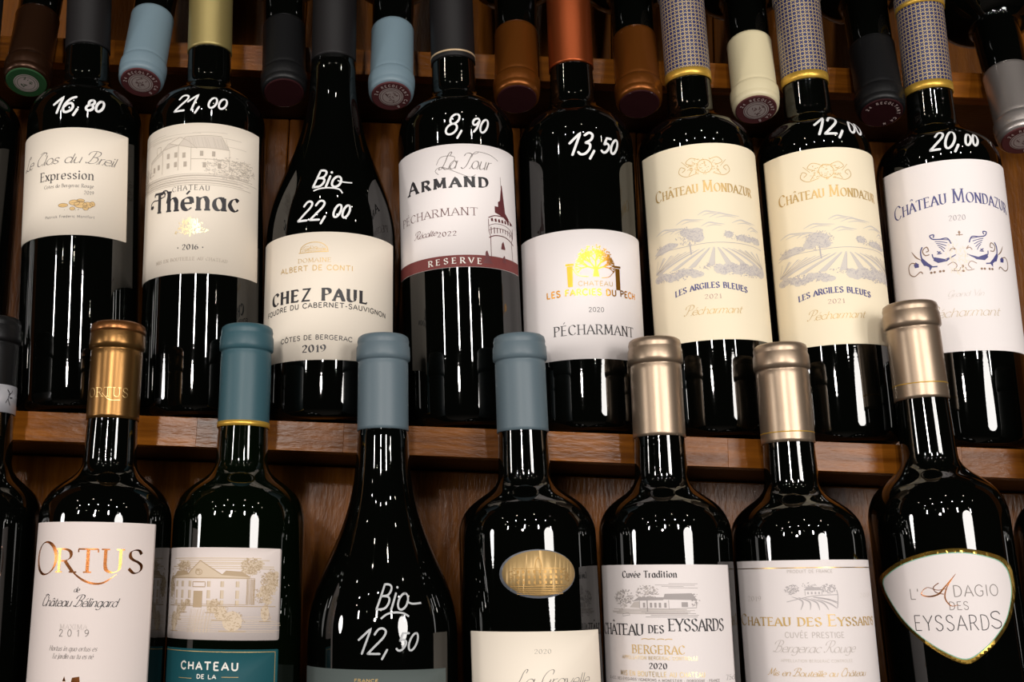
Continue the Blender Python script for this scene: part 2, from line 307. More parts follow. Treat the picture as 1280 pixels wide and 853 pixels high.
def lay_text(fl, s, u0, u1, vb, cap, style='serif', wt=None, slant=None, gap=None):
    """vb(t) gives the baseline height at fraction t"""
    items = []; x = 0
    if gap is None: gap = {'serif': 1.7, 'sans': 1.7, 'script': .0, 'italic': .7, 'marker': .9, 'caps': 1.5}[style]
    small = False
    for ch in s:
        sc = 1.0; dy = 0.0
        if style == 'marker' and small: sc = .68; dy = 1.3
        if ch == ',': small = True
        if style == 'caps':
            if ch == '^': items.append('^'); continue
            big = bool(items and items[-1] == '^')
            if big: items.pop()
            sc = 1.0 if big else .74
        st, wd = glyph(ch, style == 'script', style == 'marker')
        if style == 'script' and (ch.islower()): st = [(k_, [(p[0]*.92, p[1]*.78) for p in q_]) for k_, q_ in st]; wd *= .92
        items.append((st, x, wd, ch, sc, dy)); x += (wd+gap)*sc+(1.6 if ch == ',' else 0)
    tot = max(x-gap, 1); sx = (u1-u0)/tot; sy = cap/10
    if slant is None: slant = {'script': .42, 'italic': .28, 'marker': .36}.get(style, 0)
    if wt is None: wt = {'serif': .16, 'caps': .14, 'sans': .13, 'script': .10, 'italic': .11, 'marker': .15}[style]
    T = wt*cap*(1.18 if style in ('serif', 'caps', 'script', 'italic') else 1.0); nib = 24*D2R
    def tr(p): return (u0+p[0]*sx+slant*p[1]*sy, vb(p[0]/tot)+p[1]*sy)
    def wf(t, dx, dy):
        if style in ('serif', 'caps', 'script', 'italic'):
            a = abs(dx*math.sin(nib)-dy*math.cos(nib)); lo = .2 if style != 'script' else .3
            return T*(lo+(1-lo)*a**1.5)
        return T
    prev = None
    for st, x0, wd, ch, sc, dy in items:
        for kind, pts in st:
            P = [(x0+p[0]*sc, p[1]*sc+dy) for p in pts]
            if kind == 'E' and len(pts) > 3 and abs(pts[0][1]-pts[11][1]) < 1.0:
                c = tr((x0+sum(p[0] for p in pts[:-1])/(len(pts)-1)*sc, sum(p[1] for p in pts[:-1])/(len(pts)-1)*sc)); fl.dot(c[0], c[1], T*.62, 8); continue
            fl.ribbon([tr(p) for p in P], wf)
            if style == 'marker':
                for p in (P[0], P[-1]): q = tr(p); fl.dot(q[0], q[1], T/2, 8)
            if style in ('serif', 'caps') and kind == 'L':
                for e, nb in ((0, 1), (-1, -2)):
                    ex, ey = pts[e]; nx_, ny_ = pts[nb]
                    if abs(ny_-ey) > .6*abs(nx_-ex) and (abs(ey) < .01 or abs(ey-10) < .01 or abs(ey-6.4) < .01 or abs(ey+3.2) < .01) and ch not in 'fti':
                        hw = 1.5 if ey != 6.4 else 1.2
                        l = hw; r = hw if abs(ey-6.4) > .01 or ch in 'vxy' else .1
                        fl.ribbon([tr((x0+(ex-l)*sc, ey*sc)), tr((x0+(ex+r)*sc, ey*sc))], lambda t, a, b: T*.38)
                if ch == 'i': fl.ribbon([tr((x0, 0)), tr((x0+2, 0))], lambda t, a, b: T*.3)
            if style in ('serif', 'caps') and kind == 'L' and abs(pts[0][1]-pts[1][1]) < .01 and ch in 'ETFLZ' and len(pts) == 2:
                for e in ((0, -1) if ch == 'T' else (-1,)):
                    ex, ey = pts[e]; d = -1.4 if ey > 4 else 1.4
                    if ch == 'E' and abs(ey-5.2) < .1: d = .8
                    fl.ribbon([tr((x0+ex*sc, ey*sc)), tr((x0+ex*sc, (ey+d)*sc))], lambda t, a, b: T*.35)
        if style == 'script':
            if prev is not None and ch != ' ' and ch.islower():
                px_, pw = prev
                fl.ribbon([tr(p) for p in crom([(px_+pw-1.1, .3), (px_+pw-.3, 0), (x0+.1, 1.6), (x0+.8, 3.4)])], lambda t, a, b: T*.3)
            prev = (x0, wd) if ch != ' ' else None
    return fl

# ------------------------------------------------------------------ bottles
Z_LOW = CAMZ-.176          # top of the lowest shelf board
D_LOW, D_UP = .640, .694
EDGE1 = .660; EDGE2 = .733; BACK = .742; BACK2 = .815; BACK3 = .905
def z_at_edge(x, y, D): return at(x, y, D).z
S1_TOP = z_at_edge(640, 537.5, EDGE1); S1_BOT = z_at_edge(640, 574, EDGE1)
S2_TOP = z_at_edge(640, 69, EDGE2); S2_BOT = z_at_edge(640, 100, EDGE2)
print('shelf tops', S1_TOP-CAMZ, S1_BOT-CAMZ, S2_TOP-CAMZ, S2_BOT-CAMZ)

def bez(p0, p1, p2, p3, n=16):
    return [tuple((1-t)**3*p0[j]+3*(1-t)**2*t*p1[j]+3*(1-t)*t*t*p2[j]+t**3*p3[j] for j in (0, 1)) for t in [k/n for k in range(n+1)]]

class Bottle:
    def __init__(s, label, A, B, D, zbase, hw, shape, ysh, ynb, rn, ycap=None, ytop=None, H=None, cap=None, group='', gl=GLASS, capstyle='lip', topcol=None):
        """A, B: axis pixels (upper, lower); hw=(half width px, at y)"""
        a, b = at(*A, D), at(*B, D); ax = (a-b).normalized(); s.lam = math.atan2(ax.x, ax.z)
        c = math.cos(s.lam); sn = math.sin(s.lam)
        # body radius from the half width
        t = (hw[1]-A[1])/(B[1]-A[1]); xc = A[0]+(B[0]-A[0])*t
        p1, p2 = at(xc, hw[1], D), at(xc+hw[0], hw[1], D); th = math.atan2(p1.x, p1.y)
        s.R = (p2-p1).length*math.cos(th)/math.sqrt(1)
        zb = zbase + s.R*abs(sn) + .0002
        k = (zb-b.z)/ax.z; org = b+ax*k
        s.M = Matrix.Translation(org) @ Matrix.Rotation(s.lam, 4, 'Y'); s.Mi = s.M.inverted()
        s.H = H
        s.prof = None
        vsh = s.hv(A, B, ysh, s.R); vnb = s.hv(A, B, ynb, rn)
        if ytop is not None: s.H = s.hv(A, B, ytop, rn)
        vcap = s.hv(A, B, ycap, rn) if ycap is not None else s.H-.058
        s.setup(vsh, vnb, rn, shape, vcap)
        print('%-14s R %.4f lam %.2f H %.3f sh %.3f nb %.3f cap %.3f base x %.3f' % (label[:14], s.R, s.lam/D2R, s.H, vsh, vnb, vcap, org.x))
        s.root = bpy.data.objects.new('wine_bottle', None); COL.objects.link(s.root)
        s.root.matrix_world = s.M; s.root.empty_display_size = .02
        s.tagroot(label, group)
        s.make(gl, cap, capstyle, topcol)
    def tagroot(s, label, group):
        s.root['label'] = label; s.root['category'] = 'bottle'; s.root['group'] = group
    def hv(s, A, B, y, r):
        x = A[0]+(B[0]-A[0])*(y-A[1])/(B[1]-A[1]); return s.cyl(x, y, r)[1]
    def cyl(s, x, y, r):
        o = s.Mi @ CAM; d = (s.Mi.to_3x3() @ ray(x, y))
        a = d.x*d.x+d.y*d.y; b = 2*(o.x*d.x+o.y*d.y); c = o.x*o.x+o.y*o.y-r*r; q = b*b-4*a*c
        t = (-b-math.sqrt(max(q, 0)))/(2*a); p = o+d*t
        return (math.atan2(p.x, -p.y), p.z)
    def setup(s, vsh, vnb, rn, shape, vcap):
        s.rn, s.vcap, s.vsh, s.vnb = rn, vcap, vsh, vnb
        R, H = s.R, s.H; dz = vnb-vsh
        pr = [(.001, .012), (R*.55, .008), (R*.80, .0015), (R*.88, 0), (R*.955, .0022), (R*.99, .006), (R, .012), (R, vsh*.3), (R, vsh*.6), (R, vsh*.9)]
        if shape == 'bordeaux': pr += bez((R, vsh), (R, vsh+.68*dz), (rn, vsh+.60*dz), (rn, vnb), 22)
        else: pr += bez((R, vsh), (R, vsh+.36*dz), (rn+.0005, vsh+.44*dz), (rn, vnb), 26)
        pr += [(rn*.985, vnb+.4*(vcap-vnb)), (rn*.95, vcap), (rn*.93, H-.018), (rn*.93, H-.002), (rn*.5, H-.001)]
        s.prof = pr
    def rad(s, v):
        P = s.prof[6:]
        for a, b in zip(P, P[1:]):
            if a[1] <= v <= b[1]: return a[0]+(b[0]-a[0])*(v-a[1])/max(b[1]-a[1], 1e-9)
        return P[0][0] if v < P[0][1] else P[-1][0]
    def uv(s, x, y):
        r = s.R
        for k in range(12): ph, v = s.cyl(x, y, r); r = .5*r+.5*s.rad(v)
        return (ph*s.R, v)
    def surf(s, u, v, off=0):
        ph = u/s.R; r = s.rad(v)+off; return Vector((r*math.sin(ph), -r*math.cos(ph), v))
    def make(s, gl, cap, capstyle, topcol):
        vs, fs = lathe(s.prof); g = link('glass_body', mesh('glass_body', vs, fs, True), gl, s.root)
        if cap:
            H, r0 = s.H, s.rn*.95+.0007; rt = s.rn*.93+.0008; vc = s.vcap
            lip = .0152
            pr = [(r0-.0006, vc), (r0+.0001, vc+.0001), (r0, vc+.002), (r0*.5+rt*.5, (vc+H-lip)/2), (rt+.0001, H-lip-.004), (rt, H-lip-.0012),
                  (rt-.0003, H-lip-.0004), (rt+.0002, H-lip), (rt+.0011, H-lip+.0008), (rt+.0012, H-lip+.003), (rt+.0010, H-.0070), (rt+.0005, H-.0058), (rt+.0004, H-.005), (rt+.0006, H-.0035),
                  (rt+.0001, H-.0012), (rt-.0012, H-.0002), (rt-.0028, H), (rt-.004, H-.0002), (.001, H-.0002)]
            vs, fs = lathe(pr, 64); s.capo = link('capsule', mesh('capsule', vs, fs, True), cap, s.root); s.capr = r0
            if topcol:
                pr = [(rt+.0010, H-.0058), (rt+.0010, H-.0045), (rt+.0011, H-.0035), (rt+.0006, H-.0011), (rt-.0010, H+.0001), (.001, H+.0001)]
                vs, fs = lathe(pr, 64); link('capsule_top', mesh('capsule_top', vs, fs, True), topcol, s.root)
    def ring(s, name, z0, z1, m, ex=.0003, parent=None):
        r = s.capr+ex; pr = [(r-.0006, z0-.0001), (r, z0), (r, z1), (r-.0006, z1+.0001)]
        vs, fs = lathe(pr, 64); fs = fs[:-2]; return link(name, mesh(name, vs, fs, True), m, parent or s.root)
    def label_uv(s, u0, u1, v0, v1, m, round_=.0006, off=.00028, name='front_label'):
        pts = []
        for cx, cy, a0 in ((u1-round_, v1-round_, 0), (u0+round_, v1-round_, 90), (u0+round_, v0+round_, 180), (u1-round_, v0+round_, 270)):
            for k in range(4): a = (a0+k*30)*D2R; pts.append((cx+round_*math.cos(a), cy+round_*math.sin(a)))
        f = Flat(); f.poly(pts); o = f.build(name, s.surf, off, m, s.root, thick=.0003); return o
    def label_px(s, xl, xr, yt, yb, m, **k):
        """xl, xr: label side edges (px) or angle in degrees when given as ('a', deg); yt, yb on the axis"""
        xm = s.axx(yt), s.axx(yb)
        v1 = s.uv(xm[0], yt)[1]; v0 = s.uv(xm[1], yb)[1] if yb < 856 else v1-(yb-yt)*s.pxm(xm[0], yt+20)
        ym = (yt+min(yb, 853))/2
        u = [x[1]*D2R*s.R if isinstance(x, tuple) else s.uv(x, ym)[0] for x in (xl, xr)]
        s.box_ = (u[0], u[1], v0, v1)
        return s.label_uv(u[0], u[1], v0, v1, m, **k)
    def axx(s, y):
        # axis pixel x at image row y
        lo, hi = -200.0, 1500.0
        for _ in range(40):
            m_ = (lo+hi)/2; p = s.Mi @ at(m_, y, s.M.translation.y)
            if p.x < 0: lo = m_
            else: hi = m_
        return lo
    def text(s, par, st, x0, y0, x1, y1, cap, style='serif', m=INK, wt=None, ym=None, off=.00040, slant=None, name='lettering', gap=None):
        a, b = s.uv(x0, y0), s.uv(x1, y1); xm = (x0+x1)/2; yy = ym if ym is not None else None
        if ym is None: v = (a[1]+b[1])/2; vb = lambda t: v
        else:
            c = s.uv(xm, ym); av = (a[1]+b[1])/2; h = c[1]-av
            vb = lambda t: av+h*4*t*(1-t)
        cm = cap*s.pxm(xm, (y0+y1)/2)
        f = Flat(); lay_text(f, st, a[0], b[0], vb, cm, style, wt, slant, gap); return f.build(name, s.surf, off, m, par)
    def pxm(s, x, y):
        a = s.uv(x, y-10); b = s.uv(x, y+10); return abs(a[1]-b[1])/20
    def art(s, x0, y0, x1, y1):
        """art box (px): returns Art mapping 0..1 (y down)"""
        ym = (y0+y1)/2; xm = (x0+x1)/2
        u0 = s.uv(x0, ym)[0]; u1 = s.uv(x1, ym)[0]; v1 = s.uv(xm, y0)[1]; v0 = s.uv(xm, y1)[1]
        return Art(u0, u1, v0, v1)

class Art:
    def __init__(s, u0, u1, v0, v1): s.b = (u0, u1, v0, v1); s.f = Flat(); s.sc = abs(u1-u0)
    def t(s, p): u0, u1, v0, v1 = s.b; return (u0+(u1-u0)*p[0], v1+(v0-v1)*p[1])
    def line(s, pts, w=.00025, smooth=False, taper=False):
        if smooth: pts = crom(pts)
        s.f.ribbon([s.t(p) for p in pts], (lambda t, a, b: w*(1-abs(2*t-1)**1.5*.85)) if taper else (lambda t, a, b: w))
    def fill(s, pts): s.f.poly([s.t(p) for p in pts])
    def ell(s, cx, cy, rx, ry, w=.00025, n=20): s.line([(cx+rx*math.cos(2*math.pi*k/n), cy+ry*math.sin(2*math.pi*k/n)) for k in range(n+1)], w)
    def disc(s, cx, cy, rx, ry, n=14): s.fill([(cx+rx*math.cos(2*math.pi*k/n), cy+ry*math.sin(2*math.pi*k/n)) for k in range(n)])
    def fol(s, cx, cy, rx, ry, n, w=.00025, size=.02):
        for _ in range(n):
            a = random.random()*2*math.pi; r = math.sqrt(random.random()); x, y = cx+rx*r*math.cos(a), cy+ry*r*math.sin(a)
            q = random.random()*6.28; k = size*(.4+random.random()*.7)
            s.line([(x+k*math.cos(q+i*.8), y+k*1.2*math.sin(q+i*.8)) for i in range(3)], w*(.6+.8*random.random()))
    def hatch(s, x0, y0, x1, y1, n, dx=.0, w=.00018, jit=.01):
        for i in range(n):
            x = x0+(x1-x0)*(i+.5)/n+random.uniform(-jit, jit); s.line([(x, y0+random.uniform(-jit, jit)), (x+dx, y1+random.uniform(-jit, jit))], w)
    def hlines(s, x0, y0, x1, y1, n, w=.00018, jit=.02):
        for i in range(n):
            y = y0+(y1-y0)*(i+.5)/n; s.line([(x0+random.uniform(-jit, jit)*2, y), (x1+random.uniform(-jit, jit)*2, y+random.uniform(-jit, jit)*.3)], w)
    def build(s, B, par, m, name='drawing', off=.00038): return s.f.build(name, B.surf, off, m, par)

GU = 'wine bottles standing on the upper shelf'; GL = 'wine bottles standing in the lower row'; GN = 'neck-down wine bottles at the top'
def up(label, A, B, hw, shape, ysh, ynb, ycap, cap, rn=.0148, H=None, **k):
    return Bottle(label, A, B, D_UP, S1_TOP, hw, shape, ysh, ynb, rn, ycap=ycap, H=H or .318, cap=cap, group=GU, **k)
def low(label, A, B, hw, shape, ysh, ynb, ycap, ytop, cap, rn=.0148, D=None, **k):
    return Bottle(label, A, B, D or D_LOW, Z_LOW, hw, shape, ysh, ynb, rn, ycap=ycap, ytop=ytop, cap=cap, group=GL, **k)
# ------------------------------------------------------------------ rack
rack = bpy.data.objects.new('wine_rack', None); COL.objects.link(rack); rack.location = (.2, .86, 0)
rack['label'] = 'varnished oak stepped wine rack carrying all the bottles'; rack['category'] = 'shelf'
XL, XR = -.62, .98
def board(z0, z1, y0, y1, mtop=W_EDGE):
    b = box('shelf_board', XL, XR, y0+.012, y1, z0+.0006, z1-.0003, W_DARK, rack)
    # the nosing is glued up of short staves
    x = XL
    while x < XR-.001:
        x2 = min(x+random.uniform(.07, .14), XR)
        s_ = box('nosing_stave', x, x2, y0+random.uniform(0, .00015), y0+.0119, z0, z1, mtop, None, .00015)
        s_.parent = b; s_.location = s_.location-rack.location-b.location
        x = x2
    return b
board(Z_LOW-.018, Z_LOW, .585, BACK-.0002)
board(S1_BOT, S1_TOP, EDGE1, BACK2-.0002)
board(S2_BOT, S2_TOP, EDGE2, BACK3-.0002)
def back(y, z0, z1):
    x = XL
    while x < XR-.001:
        x2 = min(x+.09, XR); box('back_plank', x+.0004, x2-.0004, y+random.uniform(0, .0006), y+.012, z0, z1, W_BACK, rack); x = x2
back(BACK, Z_LOW-.45, S1_BOT-.0005); back(BACK2, S1_TOP+.0005, S2_BOT-.0005); back(BACK3, S2_TOP+.0005, S2_TOP+.46)
back(.62, .12, Z_LOW-.46)
for sx in (XL-.02, XR): box('side_panel', sx, sx+.02, .58, BACK3+.014, 0, S2_TOP+.47, W_BACK, rack)
box('top_board', XL, XR, .76, BACK3+.012, S2_TOP+.461, S2_TOP+.47, W_DARK, rack)
box('plinth', XL, XR, .62, BACK, 0, .12, W_DARK, rack)
fl = box('floor', -3.2, 3.2, -3.6, 1.08, -.05, 0, mat('grey_floor', (70, 62, 56), .6), None, 0); fl['kind'] = 'structure'
wl = box('wall_back', -3.2, 3.2, .98, 1.08, 0, 2.9, mat('dark_wall', (70, 60, 52), .8), None, 0); wl['kind'] = 'structure'

# ------------------------------------------------------------------ upper row
u0 = up('black wine bottle cut off by the left frame edge on the upper shelf', (-30, 60), (-63, 400), (73, 350), 'bordeaux', 150, 88, 52, CAP_DARK)
u0.label_uv(-.055, .004, .10, .16, P_CREAM)

b1 = up('dark bottle priced 16,80 with cream label showing gold almonds', (110, 60), (101, 350), (75, 350), 'bordeaux', 136, 86, 53, CAP_DARK)
L = b1.label_px(('a', -80), ('a', 61), 160, 294, P_CREAM)
b1.text(L, 'Le Clos du Breil', 33, 221, 144, 206, 15, 'script', INK_GREY, .075, ym=204)
b1.text(L, 'Expression', 51, 229, 117, 225, 11, 'serif', mat('soft_black_ink', (70, 64, 62), .5), .13)
b1.text(L, 'Cotes de Bergerac Rouge', 56, 238, 117, 235, 4.4, 'serif', INK_GREY, .12); b1.text(L, '2019', 105, 244, 117, 243.5, 4.5, 'serif', INK_GREY, .12)
b1.text(L, 'Patrick Frederic Montfort', 57, 276, 118, 272.5, 3.2, 'sans', INK_GREY, .13)
a = b1.art(73, 248, 118, 264); k = b1.art(73, 248, 118, 264)
for cx, cy, rx, ry in ((.14, .55, .13, .14), (.45, .35, .14, .2), (.62, .5, .17, .24), (.82, .5, .13, .22), (.94, .4, .07, .18), (.40, .82, .07, .12), (.62, .18, .1, .12), (.76, .74, .08, .16)):
    a.disc(cx, cy, rx, ry); k.ell(cx, cy, rx*1.04, ry*1.06, .00022); k.line([(cx-rx*.7, cy+ry*.2), (cx+rx*.7, cy-ry*.1)], .00012)
k.fol(.5, .9, .4, .06, 10, .0002, .02); a.build(b1, L, NUT); k.build(b1, L, mat('umber_ink', (110, 84, 60), .6), off=.00044)
b1.text(b1.root, '16,80', 66, 146, 126, 139, 20, 'marker', MARKER, .15, off=.0003, name='price_writing')

b2 = up('dark bottle priced 21,00 with cream label under a pale gold capsule', (262.5, 55), (253.5, 400), (75.5, 350), 'bordeaux', 138, 88, 55, CAP_PGOLD)
L = b2.label_px(('a', -82), ('a', 68), 154, 342, P_CREAM)
a = b2.art(184, 162, 318, 233); f2 = b2.art(184, 162, 318, 233)
a.line([(.3, .72), (.3, .3), (.43, .26), (.43, .7)]); a.line([(.3, .3), (.35, .2), (.43, .26), (.52, .32), (.52, .72)]); a.line([(.43, .26), (.48, .12), (.72, .1), (.78, .33), (.52, .32)]); a.line([(.36, .2), (.44, .12), (.5, .2), (.56, .34)])
a.line([(.16, .72), (.17, .42), (.3, .3)]); a.line([(.52, .52), (.78, .52)]); a.line([(.78, .33), (.78, .72)]); a.line([(.24, .36), (.24, .22), (.28, .22), (.28, .32)])
f2.fill([(.43, .26), (.48, .13), (.72, .11), (.78, .33), (.52, .32)]); f2.fill([(.3, .3), (.36, .2), (.43, .26)]); f2.fill([(.16, .42), (.3, .3), (.3, .36), (.17, .47)])
for x, y in ((.34, .38), (.40, .38), (.46, .40), (.34, .55), (.40, .55), (.47, .56), (.58, .38), (.66, .38), (.6, .58), (.7, .58), (.2, .55), (.25, .53)): a.fill([(x, y), (x+.022, y), (x+.022, y+.09), (x, y+.09)])
a.fol(.1, .68, .1, .16, 70, .0002, .02); a.fol(.78, .66, .17, .17, 170, .0002, .018); a.fol(.9, .6, .1, .15, 60, .0002, .018); a.fol(.05, .85, .06, .1, 20)
f2.fol(.8, .64, .2, .2, 160, .0005, .02); f2.fol(.08, .7, .09, .18, 60, .0005, .02)
a.hlines(.02, .8, .9, .98, 5, .0002, .04); f2.hlines(.1, .76, .95, .95, 7, .0004, .04); f2.hlines(.1, .02, .45, .16, 4, .0003, .08); f2.hlines(.6, .02, .9, .3, 4, .0003, .08)
a.hatch(.49, .14, .76, .31, 14, .02, .00014); f2.build(b2, L, INK_TAUPE2, off=.00036); a.build(b2, L, INK_TAUPE, off=.00042)
b2.text(L, 'CHATEAU', 216, 240.5, 262, 239.5, 6, 'serif', mat('soft_black_ink', (70, 64, 62), .5), .12, ym=237.5, gap=3.4)
b2.text(L, 'Thénac', 194, 268, 298, 265, 24, 'serif', INK, .20, ym=262.5)
a = b2.art(190, 238, 226, 272); a.line([(.0, .55), (.02, .35), (.14, .28), (.3, .3), (.55, .22)], .0007, True); a.line([(.44, .08), (.52, .02), (.62, .06), (.64, .2), (.6, .5)], .0008, True); a.disc(.07, .5, .06, .07); a.disc(.44, .1, .05, .06); a.build(b2, L, INK)
a = b2.art(217, 271, 260, 299); a.fol(.5, .45, .34, .34, 90, .0004, .05); a.fol(.5, .35, .2, .3, 50, .0005, .05); a.fol(.5, .62, .48, .14, 50, .0004, .05); a.line([(.3, .1), (.3, .75)], .0005); a.line([(.5, 0), (.5, .9)], .0005); a.line([(.7, .1), (.7, .75)], .0005); a.build(b2, L, GOLDP, 'gold_crest')
b2.text(L, '~ 2016 ~', 222, 313, 254, 312, 6.3, 'serif', INK, .18); b2.text(L, 'MIS EN BOUTEILLE AU CHATEAU', 196, 332, 284, 330, 4, 'serif', INK_TAUPE, .16, ym=325.5)
b2.text(b2.root, '21,00', 217, 142, 280, 138, 20, 'marker', MARKER, .12, off=.0003, name='price_writing')

b3 = up('sloping-shouldered bottle marked Bio 22,00 with cream label', (418, 30), (412, 420), (82, 400), 'burgundy', 286, 66, 66, CAP_DARK, rn=.0150, H=.318)
L = b3.label_px(('a', -80), ('a', 72), 290, 450, P_CREAM)
a = b3.art(374, 302, 411, 318); a.line([(.05, .8), (.1, .4), (.35, .1), (.7, .1), (.92, .4), (.98, .75)], .00045, True); a.line([(0, .85), (1, .8)], .0005); a.fol(.5, .55, .4, .25, 26, .0003, .06); a.hlines(.1, .5, .95, .9, 3, .0003); a.build(b3, L, GOLDK)
b3.text(L, 'DOMAINE', 373, 329, 414, 328, 5, 'serif', GOLDK, .13); b3.text(L, 'ALBERT DE CONTI', 352, 344.5, 441, 338.5, 6.2, 'sans', GOLDK, .16, ym=338)
b3.text(L, 'CHEZ PAUL', 342, 386, 458, 378.5, 14.5, 'serif', INK, .28, ym=375.5, gap=2.8)
b3.text(L, 'FOUDRE DU CABERNET-SAUVIGNON', 336, 402, 481, 396, 6, 'sans', INK, .17, ym=384.5)
b3.text(L, 'CÔTES DE BERGERAC', 352, 432, 440, 427, 5.6, 'sans', INK, .16, ym=424.5); b3.text(L, '2019', 378, 441, 407, 440, 8.5, 'serif', INK, .24)
b3.text(b3.root, 'Bio', 389, 238, 425, 231, 21, 'marker', MARKER, .13, off=.0003, name='price_writing')
f = Flat(); p = [b3.uv(x, y) for x, y in ((392, 239), (400, 236), (412, 235), (424, 237), (428, 242))]; f.ribbon(crom(p), lambda t, a_, b_: .0010); q = [b3.uv(x, y) for x, y in ((422, 226), (430, 228), (440, 229))]; f.ribbon(crom(q), lambda t, a_, b_: .0009); f.build('underline_writing', b3.surf, .0003, MARKER, b3.root)
b3.text(b3.root, '22,00', 372, 278, 433, 275, 24, 'marker', MARKER, .11, off=.0003, name='price_writing')

b4 = up('dark bottle priced 8,90 with white label showing a maroon tower', (566, 70), (577, 400), (74, 350), 'bordeaux', 150, 100, 69, CAP_DARK)
b4.ring('capsule_ring', b4.vcap+.0035, b4.vcap+.0046, RINGM, parent=b4.root)
L = b4.label_px(('a', -84), ('a', 68), 180, 334, P_WHITE)
ub = b4.box_; yv = b4.uv(572, 319)[1]
f = Flat(); f.poly([(ub[0]+.0001, ub[2]+.0001), (ub[1]-.0001, ub[2]+.0001), (ub[1]-.0001, yv), (ub[0]+.0001, yv)]); f.build('maroon_strip', b4.surf, .00034, P_MAROON, L)
b4.text(L, 'RESERVE', 536, 334, 602, 331, 7, 'serif', INK_WHITE, .18, ym=329.5, off=.0004, gap=6)
b4.text(L, 'La Tour', 549, 213, 612, 214, 20, 'script', INK_GREY, .06, ym=211, slant=.35)
a = b4.art(544, 186, 622, 222); a.line([(.05, .85), (.0, .7), (.1, .6), (.3, .8), (.5, .98), (.6, .9)], .0003, True); a.line([(.02, .5), (.1, .25), (.3, .3), (.2, .7)], .0003, True); a.line([(.55, .3), (.62, .1), (.85, .15), (1, .3)], .0003, True); a.build(b4, L, INK_GREY)
b4.text(L, '^ARMAND', 512, 243, 608, 238, 16, 'caps', INK, .23, ym=234.5, gap=3.4); b4.text(L, 'PÉCHARMANT', 505, 284, 597, 272, 9.5, 'serif', INK_MAROON, .10, ym=271)
b4.text(L, 'Récolte', 519, 300, 546, 296, 9, 'script', INK_MAROON, .09); b4.text(L, '2022', 547, 296.5, 571, 295, 5.5, 'serif', INK_MAROON, .17)
a = b4.art(601, 221, 640, 321)
a.line([(.56, 0), (.6, .5)], .00025); a.fill([(.52, .3), (.58, .1), (.6, .1), (.68, .44), (.8, .5), (.8, .56), (.62, .5), (.5, .48), (.36, .46), (.36, .38), (.46, .38), (.46, .32)])
for yy in (.50, .60, .655, .745): a.line([(.18, yy+.035), (.35, yy), (.62, yy-.005), (.85, yy+.03), (.96, yy+.065)], .0006 if yy in (.5, .745) else .0003, True)
for i in range(9): x = .24+i*.085; a.line([(x, .645), (x, .69+.01*abs(i-4))], .0006)
for i in range(7): x = .24+i*.1; a.fill([(x, .54), (x+.05, .53), (x+.07, .57), (x+.01, .575)])
a.line([(.18, .55), (.18, .70), (.22, .76), (.22, 1.05)], .0004); a.line([(.95, .6), (.95, .72), (.88, .78), (.93, 1.12)], .0004)
a.fill([(.53, .83), (.58, .8), (.63, .88), (.63, .9), (.5, .9)]); a.fill([(.55, 1.0), (.6, .97), (.66, 1.06), (.53, 1.06)])
a.fill([(.08, .96), (.12, .94), (.2, 1.06), (.26, 1.1), (.16, 1.1), (.0, 1.1), (.06, 1.05)]); a.build(b4, L, INK_MAROON)
b4.text(b4.root, '8,90', 554, 169, 606, 170, 25, 'marker', MARKER, .10, off=.0003, name='price_writing')

b5 = up('dark bottle priced 13,50 with white label showing a gold tree', (714, 90), (728, 420), (75, 400), 'bordeaux', 168, 112, 76, CAP_COPPER)
L = b5.label_px(('a', -84), ('a', 76), 287, 449, P_WHITE)
a = b5.art(718, 304, 768, 346); tr = [(.5, .5)]
def branch(x, y, ang, l, w, d):
    x2, y2 = x+l*math.cos(ang), y-l*math.sin(ang)*1.15; a.line([(x, y), (x2, y2)], w)
    if d: 
        for q in (-.55, -.05, .5): branch(x2, y2, ang+q+random.uniform(-.15, .15), l*.72, w*.72, d-1)
a.fill([(.42, 1), (.46, .75), (.54, .75), (.58, 1)])
for q in (.35, .95, 1.57, 2.2, 2.8): branch(.5, .78, q, .2, .0010, 3)
for _ in range(150):
    t = random.random()*math.pi*1.3-.45; r = .40*math.sqrt(random.random()); a.disc(.5+r*math.cos(t)*1.05, .45-r*math.sin(t)*1.0, .017, .022, 6)
a.build(b5, L, GOLDO, 'gold_tree')
a = b5.art(706, 329, 776, 362); a.fill([(.04, .1), (.14, .1), (.13, .88), (.05, .88)]); a.fill([(.02, .0), (.16, 0), (.16, .08), (.02, .08)]); a.fill([(.88, .16), (.97, .16), (.97, .98), (.88, .98)]); a.fill([(.85, .06), (.99, .06), (.99, .14), (.85, .14)])
a.line([(.14, .2), (.22, .45), (.4, .52)], .0004, True); a.line([(.62, .56), (.76, .5), (.86, .25)], .0004, True); a.build(b5, L, GOLDO, 'gold_gateposts')
b5.text(L, 'CHATEAU', 723, 357, 766, 359, 5.5, 'sans', GOLDK, .14); b5.text(L, 'LES FARCIES DU PECH', 684, 374, 793, 376, 7.5, 'sans', GOLDO, .22, ym=369)
b5.text(L, '2020', 736, 390, 755, 390.5, 5.6, 'sans', INK, .10); b5.text(L, 'PÉCHARMANT', 693, 422, 791, 422, 12, 'serif', INK, .12, ym=418)
b5.text(b5.root, '13,50', 710, 196, 768, 195, 27, 'marker', MARKER, .11, off=.0003, name='price_writing')

